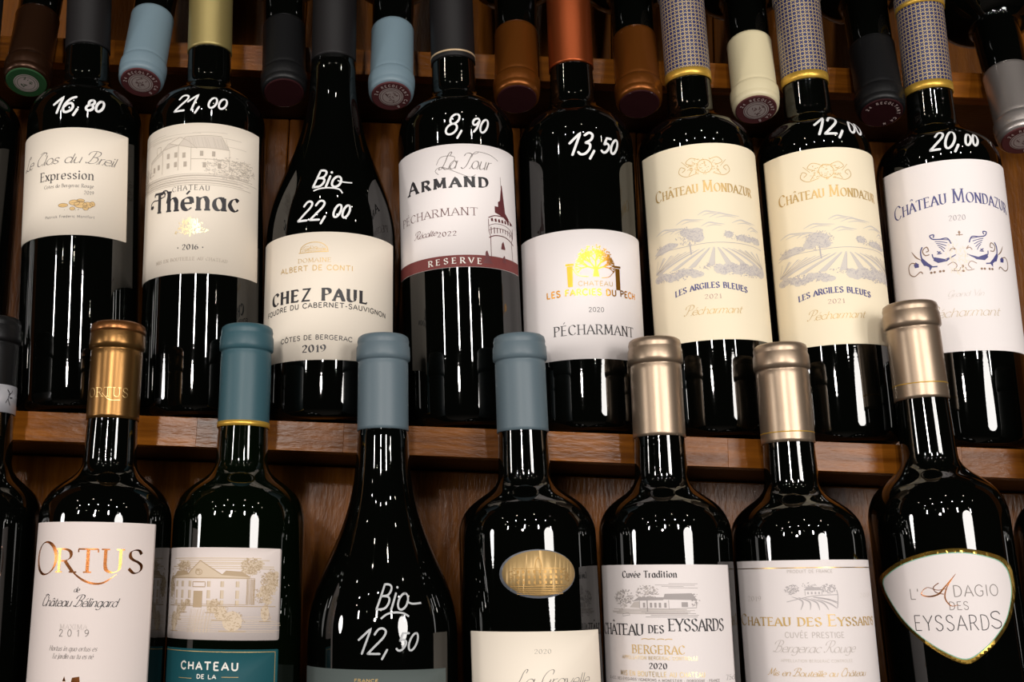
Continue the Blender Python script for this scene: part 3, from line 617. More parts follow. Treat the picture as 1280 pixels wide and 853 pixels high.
def vineyard(B, L, x0, y0, x1, y1, m1, m2):
    a = B.art(x0, y0, x1, y1); c = B.art(x0, y0, x1, y1); vx, vy = .52, .54
    for i in range(17):                                  # vine rows running to the vanishing point
        xb = -.75+i*.15; w_ = .055
        def P(x, y): t = (y-vy)/(.86-vy); return (min(max(vx+(x-vx)*t, 0), 1), y)
        lo = .60+.02*abs(i-8)*.3
        c.fill([P(xb, lo), P(xb+w_, lo), P(xb+w_, .86), P(xb, .86)])
        a.line([P(xb+w_, lo+.02), P(xb+w_, .85)], .00022)
    for k in range(7): c.disc(.33+random.uniform(-.07, .07), .42+random.uniform(-.08, .08), .05, .06, 9)
    a.fol(.33, .42, .11, .13, 120, .0003, .013); a.line([(.33, .5), (.335, .68)], .0007); c.disc(.64, .43, .04, .05, 9); a.fol(.64, .43, .045, .05, 30, .0003, .012)
    for k in range(6): c.disc(.8+random.uniform(-.1, .14), .47+random.uniform(-.02, .03), .06, .035, 9)
    a.fol(.82, .47, .17, .05, 90, .0003, .013); c.fill([(.0, .58), (.06, .5), (.16, .46), (.24, .5), (.22, .54), (.08, .6)]); a.fol(.12, .51, .11, .035, 40, .0003, .012)
    a.line([(.0, .62), (.1, .57), (.3, .56), (.5, .54), (.75, .55), (1, .58)], .0003, True)
    for k in range(12): c.disc(.02+.033*k, .93-.03*math.sin(k), .04, .05+.012*math.sin(k*2.1), 9)
    for k in range(14): c.disc(.54+.034*k, .90+.02*math.sin(k*1.7), .045, .07, 9)
    a.fol(.2, .93, .2, .07, 120, .0004, .013); a.fol(.77, .91, .23, .09, 190, .0004, .013); a.fol(.47, .86, .08, .04, 30, .0003, .012)
    for cx, cy, l in ((.16, .27, .16), (.34, .19, .14), (.5, .1, .12), (.62, .14, .16), (.8, .22, .16), (.9, .3, .1), (.27, .3, .12), (.52, .26, .12)):
        c.line([(cx-l*.8, cy+.05), (cx-l*.3, cy+.0), (cx+.02, cy+.015), (cx+l*.8, cy+.03)], .0010, True, True); c.line([(cx-l*.5, cy+.06), (cx, cy+.035), (cx+l*.6, cy+.05)], .0006, True, True)
    c.build(B, L, m2, off=.00036); a.build(B, L, m1, off=.00042)
def goldcrest(B, L, x0, y0, x1, y1, m=GOLDK):
    a = B.art(x0, y0, x1, y1); a.fol(.5, .5, .3, .36, 70, .0003, .04)
    for sg in (-1, 1):
        a.line([(.5+sg*.15, .8), (.5+sg*.35, .9), (.5+sg*.48, .7), (.5+sg*.44, .45), (.5+sg*.36, .55), (.5+sg*.42, .68)], .0004, True)
        a.line([(.5+sg*.1, .2), (.5+sg*.25, .1), (.5+sg*.34, .3), (.5+sg*.2, .45)], .0004, True); a.line([(.5+sg*.3, .5), (.5+sg*.42, .2)], .0003); a.line([(.5+sg*.22, .6), (.5+sg*.3, .85)], .0004)
    a.ell(.5, .5, .14, .3, .0004); a.build(B, L, m, 'gold_crest')
def mondazur(B, xs, price=None):
    dx, dy = xs
    L = B.label_px(('a', -78), ('a', 76), 180.5+dy, 425.5+dy, P_CREAM2)
    goldcrest(B, L, 847+dx*.985, 194+dy, 912+dx*.985, 222+dy)
    B.text(L, '^CH^ÂTEAU ^MONDAZUR'.replace('^Â', 'Â'), 821+dx, 254+dy, 938+dx, 249+dy, 14, 'caps', GOLDK, .12, ym=240+dy)
    vineyard(B, L, 818+dx, 255+dy, 949+dx, 346+dy, INK_LILAC, INK_LILAC2)
    B.text(L, 'LES ARGILES BLEUES', 845+dx, 371+dy, 934+dx, 368+dy, 7, 'serif', INK_BLUE, .22, ym=360+dy)
    B.text(L, '2021', 881+dx, 373.5+dy, 902+dx, 373.5+dy, 5.5, 'serif', INK_ROSE, .14)
    B.text(L, 'Pécharmant', 856+dx, 395+dy, 927+dx, 393+dy, 12, 'script', GOLDK, .07)
b6 = up('dark bottle with cream vineyard label and patterned capsule, no price', (860, 100), (887, 430), (75, 300), 'bordeaux', 176, 124, 93, CAP_PATTERN)
b6.ring('gold_band', b6.vcap-.0002, b6.vcap+.0055, BAND_GOLD); mondazur(b6, (0, 0))
b7 = up('dark bottle priced 12,00 with cream vineyard label and patterned capsule', (1006, 105), (1038, 430), (74.5, 300), 'bordeaux', 182, 128, 97, CAP_PATTERN)
b7.ring('gold_band', b7.vcap-.0002, b7.vcap+.0055, BAND_GOLD); mondazur(b7, (154, 6))
b7.text(b7.root, '12,00', 1018, 173, 1076, 168, 24, 'marker', MARKER, .12, off=.0003, name='price_writing')
b8 = up('dark bottle priced 20,00 with white label and blue winged emblem', (1161, 118), (1196, 440), (81, 300), 'bordeaux', 198, 142, 109, CAP_PATTERN)
b8.ring('gold_band', b8.vcap-.0002, b8.vcap+.0055, BAND_GOLD)
b8.ring('gold_band', b8.H-.0175, b8.H-.0135, BAND_GOLD, ex=.0006)
L = b8.label_px(('a', -86), ('a', 81), 202, 440, P_WHITE)
b8.text(L, '^CHÂTEAU ^MONDAZUR', 1120, 278, 1257, 268, 17, 'caps', INK_BLUE, .10, ym=254); b8.text(L, '2020', 1186, 276, 1207, 275.5, 6.5, 'serif', INK_LILAC, .14)
a = b8.art(1134, 289, 1257, 340); g = b8.art(1134, 289, 1257, 340)
for sg in (-1, 1):
    X = lambda t: .5+sg*t
    for i in range(5): a.line([(X(.10+.012*i), .2+.07*i), (X(.17), .17+.055*i), (X(.23-.01*i), .15+.05*i)], .00045, True)
    a.line([(X(.08), .3), (X(.11), .16), (X(.18), .16), (X(.24), .13), (X(.26), .04), (X(.225), .03), (X(.23), .1)], .0007, True)
    g.line([(X(.07), .38), (X(.05), .45), (X(.08), .42), (X(.10), .48)], .0005, True)
    a.fill([(X(.07), .6), (X(.15), .66), (X(.24), .58), (X(.25), .66), (X(.21), .74), (X(.13), .72)][::1]); a.line([(X(.05), .58), (X(.15), .7), (X(.24), .62), (X(.255), .5)], .0006, True)
    a.fill([(X(.29), .9), (X(.3), .7), (X(.36), .52), (X(.365), .62), (X(.34), .75), (X(.26), .8)]); a.line([(X(.22), .82), (X(.3), .78), (X(.35), .6), (X(.36), .4), (X(.34), .28)], .0008, True)
    a.fill([(X(.39), .68), (X(.42), .62), (X(.44), .68), (X(.43), .76), (X(.39), .76)])
    a.line([(X(.18), .46), (X(.21), .52), (X(.17), .52), (X(.21), .45)], .0006)
    g.line([(X(.28), .5), (X(.32), .5), (X(.34), .38), (X(.30), .3), (X(.285), .4), (X(.31), .42)], .0006, True)
    g.line([(X(.36), .6), (X(.41), .5), (X(.45), .34)], .0008, True, True)
    g.line([(X(.42), .66), (X(.46), .62), (X(.495), .7), (X(.49), .88), (X(.44), .96), (X(.38), .88), (X(.36), .94)], .0006, True)
    for q in (.17, .2, .25, .28): g.disc(X(q), .95, .012, .03, 8)
    g.line([(X(.08), .95), (X(.05), .85), (X(.08), .76), (X(.13), .82)], .0004, True); g.line([(X(.02), .9), (X(.04), .98), (X(.1), .96)], .0004, True)
g.line([(.5, .0), (.5, .12)], .0006); g.line([(.47, .1), (.53, .1)], .0005); g.disc(.5, .04, .012, .03, 6); g.disc(.5, .88, .012, .04, 8); g.disc(.5, .99, .012, .03, 8)
a.build(b8, L, INK_BLUE, 'emblem'); g.build(b8, L, mat('bronze_ink', (140, 112, 92), .5, .3), 'emblem')
h = b8.art(1180, 300, 1212, 345); h.fol(.5, .5, .45, .45, 110, .0003, .06); h.build(b8, L, paper('ivory_print', (240, 228, 206)), 'emblem')
b8.text(L, 'Grand Vin', 1184, 372, 1230, 370, 8, 'script', INK_LILAC2, .06); b8.text(L, 'Pécharmant', 1160, 400, 1249, 396, 14, 'script', mat('pale_bronze_ink', (200, 180, 152), .5, .2), .06)
b8.text(b8.root, '20,00', 1162, 189, 1222, 185, 23, 'marker', MARKER, .12, off=.0003, name='price_writing')

# ------------------------------------------------------------------ lower row
l0 = low('dark bottle at left frame edge with silver band on black capsule', (-10, 450), (-28, 700), (82, 700), 'bordeaux', 655, 573, 513, 392, CAP_BLACK)
l0.ring('silver_band', l0.vcap-.0003, l0.vcap+.0155, BAND_SILVER)
a = l0.art(-16, 484, 14, 508)
for ox in (.1, .65): a.line([(ox+.05, .1), (ox+.16, .3), (ox+.1, .55), (ox+.2, .9)], .0008, True); a.line([(ox+.12, .35), (ox+.24, .25), (ox+.3, .1)], .0006); a.line([(ox+.1, .55), (ox, .8)], .0006); a.line([(ox+.16, .5), (ox+.3, .5)], .0006)
a.f.build('lion_emblem', lambda u, v, off: Vector(((l0.capr+.0005)*math.sin(u/l0.R), -(l0.capr+.0005)*math.cos(u/l0.R), v)), 0, INK, l0.root)
l0.label_uv(-.05, .008, .03, .10, P_CREAM)

l1 = low('dark bottle with antique gold capsule and tall rosy white label', (147, 430), (132, 660), (84, 700), 'bordeaux', 650, 573, 522, 399.5, CAP_GOLD, rn=.0146, D=.624, topcol=mat('copper_top', (130, 84, 46), .3, .8))
L = l1.label_px(41, 189.5, 653, 970, P_PINK)
f = Flat()
def capmap(B, e=.0004): return lambda u, v, off: Vector(((B.rn*.95+.0007+e)*math.sin(u/B.R), -(B.rn*.95+.0007+e)*math.cos(u/B.R), v))
va = l1.hv((147.5, 430), (135, 660), 496, l1.rn); lay_text(f, 'ORTUS', -.030, .027, lambda t: va, .0050, 'serif', .12)
f.ribbon(crom([(-.008, va+.002), (.002, va-.0018), (.016, va-.0018)]), lambda t, a_, b_: .0004); f.build('capsule_lettering', capmap(l1), 0, mat('pale_gold_emboss', (226, 190, 130), .35, .8), l1.capo)
l1.text(L, 'O', 47, 720, 71, 717, 41, 'serif', COPPER, .11); l1.text(L, 'RTUS', 71, 717, 178, 715, 29, 'serif', COPPER, .13)
a = l1.art(82, 700, 146, 732); a.line([(.0, .0), (.14, .45), (.42, .85), (.72, .92), (1, .55)], .0011, True, True); a.build(l1, L, COPPER)
l1.text(L, 'de', 92, 741, 99, 740, 8, 'script', INK, .10); l1.text(L, 'Château Bélingard', 53, 760, 146, 757, 14, 'script', INK, .085)
l1.text(L, 'MAXIMA', 75, 788, 109, 786, 6, 'serif', INK_LIGHT, .08); l1.text(L, '2 0 1 9', 74, 797, 111, 795, 8.5, 'sans', INK_GREY, .10)
l1.text(L, 'Hortus in quo ortus es', 62, 815, 121, 813, 6.5, 'italic', INK_GREY, .11); l1.text(L, 'Le jardin ou tu es né', 66, 824.5, 116, 823, 6.5, 'italic', INK_GREY, .11)
a = l1.art(78, 846, 100, 862); a.fill([(0, .4), (.1, 0), (.2, .4)]); a.fill([(.5, .5), (.55, .1), (.95, 0), (1, .6), (1, 1), (.5, 1)]); a.build(l1, L, COPPER)

l2 = low('green-glass bottle with teal capsule, chateau drawing and teal label', (308.5, 430), (299, 660), (83.2, 700), 'bordeaux', 650, 573, 531, 402, CAP_TEAL, gl=mat('green_bottle_glass', (.0010, .0022, .0008), .022, 0, .65, True))
l2.ring('gold_band', l2.vcap-.0002, l2.vcap+.0028, BAND_GOLD)
L = l2.label_px(211, 350, 685, 801, P_PINK, round_=.0012)
a = l2.art(214, 692, 347, 796); f2 = l2.art(214, 692, 347, 796)
a.line([(.09, .30), (.09, .62), (.74, .62), (.74, .3)]); a.line([(.07, .28), (.26, .25), (.37, .09), (.55, .26), (.76, .28)], .0005); a.line([(.07, .30), (.76, .30)], .0004); a.fill([(.07, .29), (.12, .22), (.24, .22), (.27, .26)]); a.fill([(.55, .26), (.58, .21), (.7, .22), (.77, .29)])
a.line([(.74, .3), (.80, .3), (.80, .62)]); a.hatch(.745, .31, .80, .62, 7, 0, .0003, .004)
for x in (.115, .19, .27, .44, .545, .66):
    for y, hh in ((.34, .07), (.45, .10), (.57, .06)): f2.fill([(x, y), (x+.024, y), (x+.024, y+hh), (x, y+hh)]); a.line([(x, y), (x, y+hh)], .0003)
a.fill([(.32, .46), (.40, .46), (.40, .66), (.32, .66)]); a.line([(.31, .35), (.42, .35), (.42, .41), (.31, .41), (.31, .35)], .0005); a.ell(.36, .23, .03, .035, .0004); a.fol(.36, .22, .02, .03, 10, .0003)
a.fol(.2, .17, .07, .07, 70, .0003, .014); a.fol(.77, .15, .08, .10, 100, .0003, .014); a.fol(.92, .32, .08, .12, 100, .0003, .014); a.fol(.04, .38, .04, .12, 50, .0003, .014); f2.fol(.77, .17, .08, .1, 60, .0006, .014); f2.fol(.92, .4, .07, .2, 110, .0006, .014); f2.fol(.04, .4, .04, .2, 60, .0006, .014)
a.fol(.86, .5, .08, .1, 60, .0003, .012)
for cx, cy, rx, ry, n in ((.2, .18, .08, .08, 9), (.77, .16, .08, .1, 12), (.92, .34, .07, .13, 14), (.04, .4, .04, .13, 8), (.88, .52, .06, .1, 9)):
    for _ in range(n): f2.disc(cx+random.uniform(-rx, rx)*.8, cy+random.uniform(-ry, ry)*.8, .028, .035, 8)
    a.fol(cx, cy, rx, ry, 60, .0003, .012)
f2.fill([(.07, .28), (.26, .25), (.37, .1), (.55, .26), (.76, .28), (.76, .31), (.07, .31)]); f2.hlines(.12, .05, .88, .2, 6, .0005, .04); a.line([(.02, .64), (.98, .64)], .0004)
for cx, cy, rx, ry in ((.10, .83, .045, .12), (.16, .72, .03, .09), (.22, .66, .03, .06), (.64, .82, .075, .12), (.55, .72, .05, .09), (.48, .66, .04, .06), (.89, .72, .035, .1), (.5, .6, .04, .04), (.26, .6, .03, .04)):
    f2.disc(cx, cy, rx, ry); a.fol(cx+rx*.2, cy, rx, ry, int(900*rx), .0003, .012); a.line([(cx-rx*1.3, cy+ry), (cx+rx*1.4, cy+ry)], .0004)
f2.hatch(.3, .68, .5, .96, 16, -.03, .0002, .01); f2.hlines(.02, .76, .98, .96, 8, .0002, .03)
f2.build(l2, L, mat('light_brown_ink', (206, 186, 162), .6), off=.00036); a.build(l2, L, INK_BROWN, off=.00042)
L2 = l2.label_px(208.5, 347, 812.5, 960, P_TEAL, name='lower_label')
l2.text(L2, 'CHATEAU', 227, 838.5, 298, 836, 9.5, 'sans', INK_WHITE, .22, gap=2.8); l2.text(L2, 'DE LA', 246, 849, 270, 848.5, 5, 'sans', INK_WHITE, .22)
ub = l2.box_; f = Flat(); vt = l2.uv(280, 815.5)[1]; f.ribbon([(ub[0]+.0005, vt), (ub[1]-.0022, vt), (ub[1]-.0022, ub[2]+.002)], lambda t, a_, b_: .0003)
for q0, q1 in ((224, 240), (277, 298)):
    pa, pb = l2.uv(q0, 847), l2.uv(q1, 846.5); f.ribbon([(pa[0], pa[1]), (pb[0], pa[1])], lambda t, a_, b_: .00025)
f.build('gold_border', l2.surf, .0004, GOLDK, L2)

l3 = low('sloping-shouldered bottle marked Bio 12,50 with slate blue capsule', (479, 430), (478, 760), (94, 800), 'burgundy', 800, 545, 535, 414, CAP_BLUE, rn=.0148)
L = l3.label_px(384, 557, 838, 965, P_GREY); l3.text(L, 'FRANCE', 443, 853.5, 473, 852.5, 3.6, 'sans', GOLDK, .2)
l3.text(l3.root, 'Bio', 468, 768, 508, 757, 32, 'marker', MARKER_G, .085, off=.0003, name='price_writing')
f = Flat(); p = [l3.uv(x, y) for x, y in ((476, 774), (484, 768), (494, 766), (504, 767), (511, 771))]; f.ribbon(crom(p), lambda t, a_, b_: .0010); q = [l3.uv(x, y) for x, y in ((508, 752), (515, 755), (526, 754))]; f.ribbon(crom(q), lambda t, a_, b_: .0010); f.build('underline_writing', l3.surf, .0003, MARKER_G, l3.root)
l3.text(l3.root, '12,50', 446, 820, 517, 815, 32, 'marker', MARKER_G, .085, off=.0003, name='price_writing')

l4 = low('dark bottle with oval gold medallion above cream label', (649, 430), (659, 680), (86, 700), 'bordeaux', 668, 590, 537, 414, CAP_BLUE)
L = l4.label_px(589.5, 749, 790, 950, P_CREAM)
l4.text(L, '2020', 668, 818, 689, 817, 5.5, 'serif', INK_GREY, .08); l4.text(L, 'La Gravelle', 642, 861, 735, 855, 21, 'script', INK_GREY, .05)
o0, o1 = l4.uv(624.5, 719), l4.uv(718, 717); vt, vb_ = l4.uv(671, 687)[1], l4.uv(671, 748.5)[1]
cu, cv, ru, rv = (o0[0]+o1[0])/2, (vt+vb_)/2, (o1[0]-o0[0])/2, (vt-vb_)/2
f = Flat(); f.poly([(cu+ru*math.cos(k*2*math.pi/40), cv+rv*math.sin(k*2*math.pi/40)) for k in range(40)]); med = f.build('medallion', l4.surf, .0004, mat('blue_grey_rim', (136, 140, 150), .4, .3), l4.root, thick=.0004)
f = Flat(); f.poly([(cu+.0006+ru*.95*math.cos(k*2*math.pi/40), cv+.0003+rv*.93*math.sin(k*2*math.pi/40)) for k in range(40)]); f.build('gold_plate', l4.surf, .0008, mat('brushed_gold', (196, 164, 112), .55, .45, bump=((900, 900, 900), .12, .0002)), med, thick=.0003)
a = Art(cu-ru*.9, cu+ru*.9, cv-rv*.9, cv+rv*.9); 
for i in range(9):
    x = .2+i*.075
    for y in (.42, .54, .66): a.fill([(x, y), (x+.03, y), (x+.03, y+.07), (x, y+.07)])
a.line([(.15, .38), (.85, .38)], .0003); a.line([(.1, .78), (.9, .78)], .0003); a.line([(.45, .36), (.47, .2), (.5, .12), (.53, .2), (.55, .36)], .0004); a.line([(.45, .42), (.45, .76), (.56, .76), (.56, .42), (.45, .42)], .0003); a.hlines(.2, .82, .8, .98, 4, .00025); a.fol(.15, .6, .06, .2, 24, .0003, .03); a.fol(.88, .6, .06, .2, 24, .0003, .03)
a.f.build('building_relief', l4.surf, .00095, mat('shaded_gold', (160, 124, 72), .4, .8), med)

l5 = low('champagne-capped bottle with white label showing a farmhouse sketch', (818, 430), (831, 680), (83.5, 700), 'bordeaux', 668, 592, 544, 418.5, CAP_CHAMP)
L = l5.label_px(('a', -88), 914, 706, 962, P_WHITE_DIM)
l5.text(L, 'Cuvée Tradition', 779, 723.5, 846, 721, 8.2, 'serif', INK, .17)
a = l5.art(771, 729, 873, 772); f2 = l5.art(771, 729, 873, 772)
a.fol(.12, .42, .13, .24, 90, .0004, .02); a.fol(.42, .28, .13, .22, 90, .0003, .02); f2.fol(.12, .5, .12, .3, 60, .0007, .02); f2.fol(.42, .3, .12, .22, 50, .0006, .02); a.line([(.42, .4), (.42, .85)], .0006)
a.fill([(.24, .55), (.32, .42), (.62, .42), (.6, .5), (.32, .52)]); a.fill([(.6, .48), (.62, .32), (.92, .3), (.98, .5)]); a.line([(.33, .52), (.33, .75), (.66, .76), (.66, .5)]); a.line([(.66, .76), (.97, .72), (.97, .5)], .0003); f2.fill([(.2, .72), (.26, .56), (.33, .54), (.33, .74)])
for x in (.37, .45, .5, .55, .61): a.fill([(x, .58), (x+.025, .58), (x+.025, .72), (x, .72)])
a.fill([(.8, .56), (.87, .56), (.87, .7), (.8, .7)]); a.hlines(.4, .82, .95, 1.02, 4, .0003, .03); a.line([(.1, .92), (.18, .88), (.2, .95), (.1, .98), (.1, .92)], .0003); f2.hlines(.0, .76, .9, .92, 5, .0004, .04); a.hlines(.6, .0, .9, .16, 4, .0002, .05); a.fol(.95, .5, .05, .2, 30, .0003, .02)
f2.build(l5, L, INK_LIGHT, off=.00036); a.build(l5, L, mat('mid_grey_ink', (158, 150, 148), .6), off=.00042)
l5.text(L, 'CHÂTEAU', 757, 794, 805, 792.5, 13.5, 'serif', INK, .15, gap=.6); l5.text(L, 'DES', 811, 792, 830, 791.5, 9.5, 'serif', INK, .17); l5.text(L, 'EYSSARDS', 836, 791, 904, 786.5, 15, 'serif', INK, .13, gap=.8); l5.text(L, 'BERGERAC', 791, 819, 856, 816, 10.5, 'serif', GOLDK, .15)
l5.text(L, 'APPELLATION BERGERAC CONTROLEE', 779, 826, 872, 823, 4.2, 'sans', GOLDP, .16); l5.text(L, '2020', 812, 837, 834, 836, 7, 'serif', INK, .2)
l5.text(L, 'MIS EN BOUTEILLE AU CHATEAU', 777, 847.5, 881, 843, 6, 'sans', GOLDP, .16); l5.text(L, 'G.A.E.C. DES EYSSARDS VIGNERONS A MONESTIER - DORDOGNE - FRANCE', 764, 852, 899, 848, 3.2, 'sans', INK_GREY, .15); l5.text(L, '75cl', 907, 850, 918, 849, 6, 'serif', INK_GREY, .12)
a = l5.art(800, 797, 844, 802); 
for q in (.05, .25, .5, .72): a.line([(q, .6), (q+.1, .4), (q+.2, .5)], .0004, True)
a.build(l5, L, GOLDK)

l6 = low('champagne-capped bottle with white label, gold line and vineyard sketch', (976, 450), (996, 680), (85, 700), 'bordeaux', 676, 600, 552, 426, CAP_CHAMP)
l6.ring('capsule_ring', l6.vcap+.0055, l6.vcap+.0061, BAND_GOLD, ex=.0001)
L = l6.label_px(('a', -84), 1097, 700.5, 962, P_WHITE_DIM)
ub = l6.box_; vt = l6.uv(1010, 710)[1]; f = Flat(); f.ribbon([(ub[0]+.0003, vt), (ub[1]-.0003, vt)], lambda t, a_, b_: .0004); f.build('gold_line', l6.surf, .0004, GOLD, L)
l6.text(L, 'PRODUIT DE FRANCE', 984, 718, 1040, 715, 3.8, 'sans', INK_LIGHT, .13); l6.text(L, '2019', 936, 752.5, 952, 751, 6, 'serif', INK_LIGHT, .12); l6.text(L, '2019', 1074, 747, 1086, 746.5, 5, 'serif', INK_LILAC2, .1)
a = l6.art(983, 727, 1047, 764); a.fol(.12, .28, .13, .16, 70, .0004, .03); a.fol(.45, .15, .12, .1, 30, .0003, .03); a.fol(.82, .26, .16, .14, 70, .0004, .03); a.line([(.36, .48), (.36, .3), (.68, .3), (.68, .45)], .0003); a.fill([(.34, .3), (.4, .2), (.64, .2), (.7, .3)])
for i in range(4): a.fill([(.4+i*.07, .36), (.43+i*.07, .36), (.43+i*.07, .44), (.4+i*.07, .44)])
for i in range(7): y0 = .52+.02*i; a.line([(.1+i*.12, y0), (.3+i*.13, .68+i*.02), (min(.1+i*.18+.15, 1), .98-.04*max(i-3, 0))] if i < 5 else [(.5, .52+.03*(i-5)), (.8, .62), (1, .72+.06*(i-5))], .0008, True, True)
a.line([(.0, .7), (.5, .5), (1, .46)], .0004, True); a.line([(.98, .3), (1, .5), (.97, .9)], .0005, True); a.build(l6, L, mat('warm_grey_ink', (178, 170, 170), .6))
l6.text(L, '^CHATEAU DES ^EYSSARDS', 929, 785, 1090, 777, 14, 'caps', GOLDK, .15); l6.text(L, 'CUVÉE PRESTIGE', 982, 799, 1055, 796, 7, 'sans', INK_LIGHT, .12)
l6.text(L, 'Bergerac Rouge', 968, 818, 1068, 813, 14, 'script', INK_LIGHT, .07); l6.text(L, 'APPELLATION BERGERAC CONTROLEE', 977, 829.5, 1065, 826, 3.5, 'sans', INK_LILAC2, .14)
l6.text(L, 'Mis en Bouteille au Château', 961, 847, 1081, 842, 9.5, 'script', GOLDK, .09)

l7 = low('tall champagne-capped bottle with gold-rimmed shield label', (1139, 400), (1172, 650), (90, 700), 'bordeaux', 650, 566, 497, 374, CAP_CHAMP)
l7.ring('capsule_ring', l7.vcap+.0085, l7.vcap+.0091, BAND_GOLD, ex=.0001)
out = crom([(1099.5, 728), (1103, 718), (1127, 701), (1165, 689), (1206, 686), (1245, 694), (1260, 705), (1266.5, 722), (1268, 745), (1262, 775), (1250, 797), (1232, 817), (1209, 830.5), (1180, 820), (1150, 800), (1125, 775), (1106, 745), (1099.5, 728)], 5)[:-1]
def shrink(pts, k, c=(1186, 755)): return [(c[0]+(p[0]-c[0])*k[0], c[1]+(p[1]-c[1])*k[1]) for p in pts]
for nm, kk, off, mm, th in (('front_label', (1, 1), .0004, mat('label_gold_rim', (222, 180, 84), .25, .9), .0004),):
    f = Flat(); f.poly([l7.uv(*p) for p in out][::-1]); L = f.build(nm, l7.surf, off, mm, l7.root, thick=th)
f = Flat(); f.poly([l7.uv(*p) for p in shrink(out, (.945, .93))][::-1]); f.build('green_line', l7.surf, .0005, GREEN_FINE, L)
f = Flat(); f.poly([l7.uv(*p) for p in shrink(out, (.93, .912))][::-1]); f.build('paper_field', l7.surf, .0006, P_WHITE_DIM, L)
l7.text(L, "L'", 1139, 750, 1150, 749, 13, 'sans', INK_GREY, .07, off=.0007); l7.text(L, 'DAGIO', 1192, 748, 1247, 743, 14, 'sans', INK_GREY, .07, off=.0007)
l7.text(L, 'DES', 1187, 764, 1211, 761, 10, 'sans', INK_GREY, .08, off=.0007); l7.text(L, 'EYSSARD', 1145, 790, 1237, 786, 19, 'sans', INK, .055, off=.0007); l7.text(L, 'S', 1238, 786, 1253, 785, 21, 'sans', INK, .06, off=.0007)
a = l7.art(1152, 716, 1198, 760); a.line([(.05, .5), (.0, .62), (.2, .68), (.45, .62), (.62, .45), (.98, .05)], .0008, True, True); a.line([(.98, .05), (.72, .4), (.62, .72), (.75, .95), (.95, .92)], .0006, True, True); a.line([(.05, .5), (.2, .42), (.45, .5), (.7, .46)], .0003, True); a.line([(.5, .3), (.35, .42), (.4, .56), (.6, .62)], .0004, True); a.build(l7, L, COPPER, 'flourish', .00075)

l8 = low('dark bottle cut off by the right frame edge in the lower row', (1322, 430), (1350, 680), (86, 700), 'bordeaux', 676, 596, 560, 440, CAP_DARK)
l8.label_uv(-.018, .04, .03, .10, P_CREAM)

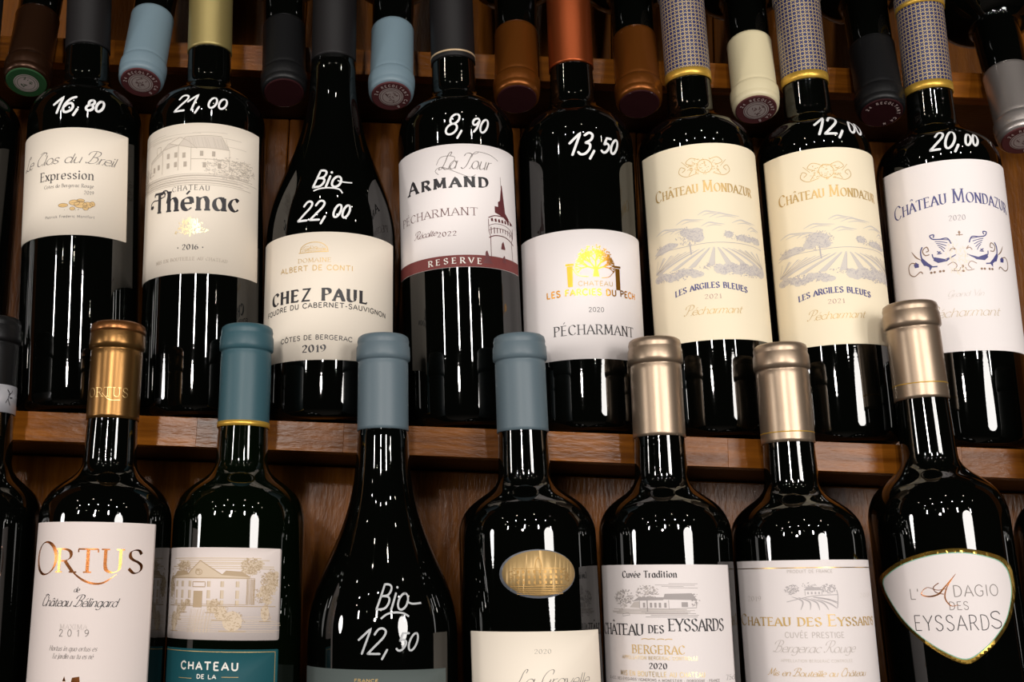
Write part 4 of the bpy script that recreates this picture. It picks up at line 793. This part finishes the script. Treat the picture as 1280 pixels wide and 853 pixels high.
# ------------------------------------------------------------------ neck-down bottles above
SEGS = {}
class Inverted(Bottle):
    def __init__(s, label, P1, P2, cap, seal, D=.694, R=.037, rn=.0148, clen=.060, topcol=None, words='', dim=1.0, ringtext=None, target=70.5):
        a = at(*P1, D); r = ray(*P2); best = None
        # choose the direction that makes the axis lean about `target` degrees below the horizontal
        for k in range(20, 120):
            Lk = k*.001; q = a-CAM; bb = -2*q.dot(r); cc = q.dot(q)-Lk*Lk; disc = bb*bb-4*cc
            if disc < 0: continue
            t = (-bb+math.sqrt(disc))/2; d = (CAM+r*t-a); el = math.atan2(d.z, d.y)/D2R
            if best is None or abs(Lk-clen*.96) < best[0]: best = (abs(Lk-clen*.96), d.normalized(), el)
        dv = best[1]                      # from mouth to base
        # keep the lateral lean, set the steepness
        lat = dv.x; el = max(60, min(72, best[2])) if target is None else target
        h = math.sqrt(1-lat*lat); dv = Vector((lat, h*math.cos(el*D2R), h*math.sin(el*D2R)))
        s.R, s.H = R, .300; z = -dv; xax = Vector((1, 0, 0)); xax = (xax-z*xax.dot(z)).normalized(); yax = z.cross(xax)
        org = a + dv*s.H
        s.M = Matrix(((xax.x, yax.x, z.x, org.x), (xax.y, yax.y, z.y, org.y), (xax.z, yax.z, z.z, org.z), (0, 0, 0, 1))); s.Mi = s.M.inverted()
        s.setup(.168, .196, rn, 'bordeaux', s.H-clen)
        print('inv', label[:16], 'el', best[2], 'err', best[0], 'lat', lat)
        s.root = bpy.data.objects.new('wine_bottle', None); COL.objects.link(s.root); s.root.matrix_world = s.M; s.root.empty_display_size = .02
        s.tagroot(label, GN); s.make(GLASS, cap, '', topcol)
        H = s.H; rs = rn*.93-.0006
        pr = [(rs, H-.0006), (rs, H+.0003), (rs-.0006, H+.0007), (.001, H+.0007)]; vs, fs = lathe(pr, 48); sd = link('seal_disc', mesh('seal_disc', vs, fs, False), seal, s.root)
        mp = lambda u, v, off: Vector((u, v, H+.0007+off))
        if seal is not SEAL_DARK:
            f = Flat(); f.poly([(rs*.62*math.cos(k*.1963), rs*.62*math.sin(k*.1963)) for k in range(32)]); f.build('seal_emblem', mp, .0001, SEAL_GREY, sd, cut=0)
            f = Flat(); 
            for rr in (.56, .44): f.ribbon([(rs*rr*math.cos(k*.1963), rs*rr*math.sin(k*.1963)) for k in range(33)], lambda t, a_, b_: .0003)
            for _ in range(16): x, y = random.uniform(-.3, .3)*rs, random.uniform(-.3, .3)*rs; f.ribbon([(x, y), (x+random.uniform(-.15, .15)*rs, y+random.uniform(-.15, .15)*rs)], lambda t, a_, b_: .0004)
            f.build('seal_emblem', mp, .0002, seal, sd, cut=0)
        if ringtext:
            g0 = Flat(); lay_text(g0, ringtext, 0, 1, lambda t: 0, .0022, 'sans', .2)
            f = Flat(); a0 = math.pi*.98; da = -math.pi*1.35
            f.v = [((rs*.70+p[1])*math.cos(a0+da*p[0]), (rs*.70+p[1])*math.sin(a0+da*p[0])) for p in g0.v] if False else []
            # letters one by one so that widths stay true
            n = len(ringtext)
            for i, ch in enumerate(ringtext):
                if ch == ' ': continue
                g1 = Flat(); lay_text(g1, ch, -.0007, .0007, lambda t: 0, .0020, 'sans', .2); th = a0+da*(i+.5)/n; b0 = len(f.v)
                for p in g1.v: rr = rs*.70+p[1]; tx, ty = math.sin(th), -math.cos(th); f.v.append((rr*math.cos(th)+p[0]*tx, rr*math.sin(th)+p[0]*ty))
                f.f += [tuple(b0+q for q in ff) for ff in g1.f]
            f.build('seal_lettering', mp, .0002, mat('pale_rose_ink', (196, 176, 172), .5), sd, cut=0)
RT_ = '24 RECOLTANT CA 8'
Inverted('neck-down bottle with brown copper capsule and green seal', (33, 103), (45, 22), CAP_BROWN, SEAL_GREEN)
Inverted('neck-down bottle with slate blue capsule between bottles 16,80 and 21,00', (176, 103), (189, 22), CAP_BLUE2, SEAL_RED, ringtext=RT_)
Inverted('neck-down bottle with black capsule left of the Bio 22,00 bottle', (355, 116), (355, 35), CAP_BLACK, SEAL_DARK)
Inverted('neck-down bottle with slate blue capsule right of the Bio 22,00 bottle', (489, 120), (491, 36), CAP_BLUE2, SEAL_RED, ringtext=RT_)
Inverted('neck-down bottle with orange gold capsule left of the copper-capped bottle', (646, 124), (646, 40), CAP_ORANGE, SEAL_DARK)
Inverted('neck-down bottle with orange gold capsule right of the copper-capped bottle', (799, 130), (794, 50), CAP_ORANGE, SEAL_DARK)
Inverted('neck-down bottle with cream capsule and burgundy seal', (945, 137), (940, 52), CAP_CREAM, SEAL_RED, ringtext=RT_)
Inverted('neck-down bottle with black capsule and lettered dark seal', (1102, 141), (1092, 60), CAP_BLACK, SEAL_DARK, ringtext='24 RECOLTANT CA N')
Inverted('neck-down bottle with silver capsule at the right frame edge', (1279, 175), (1262, 92), CAP_SILVER, SEAL_RED, ringtext=RT_)
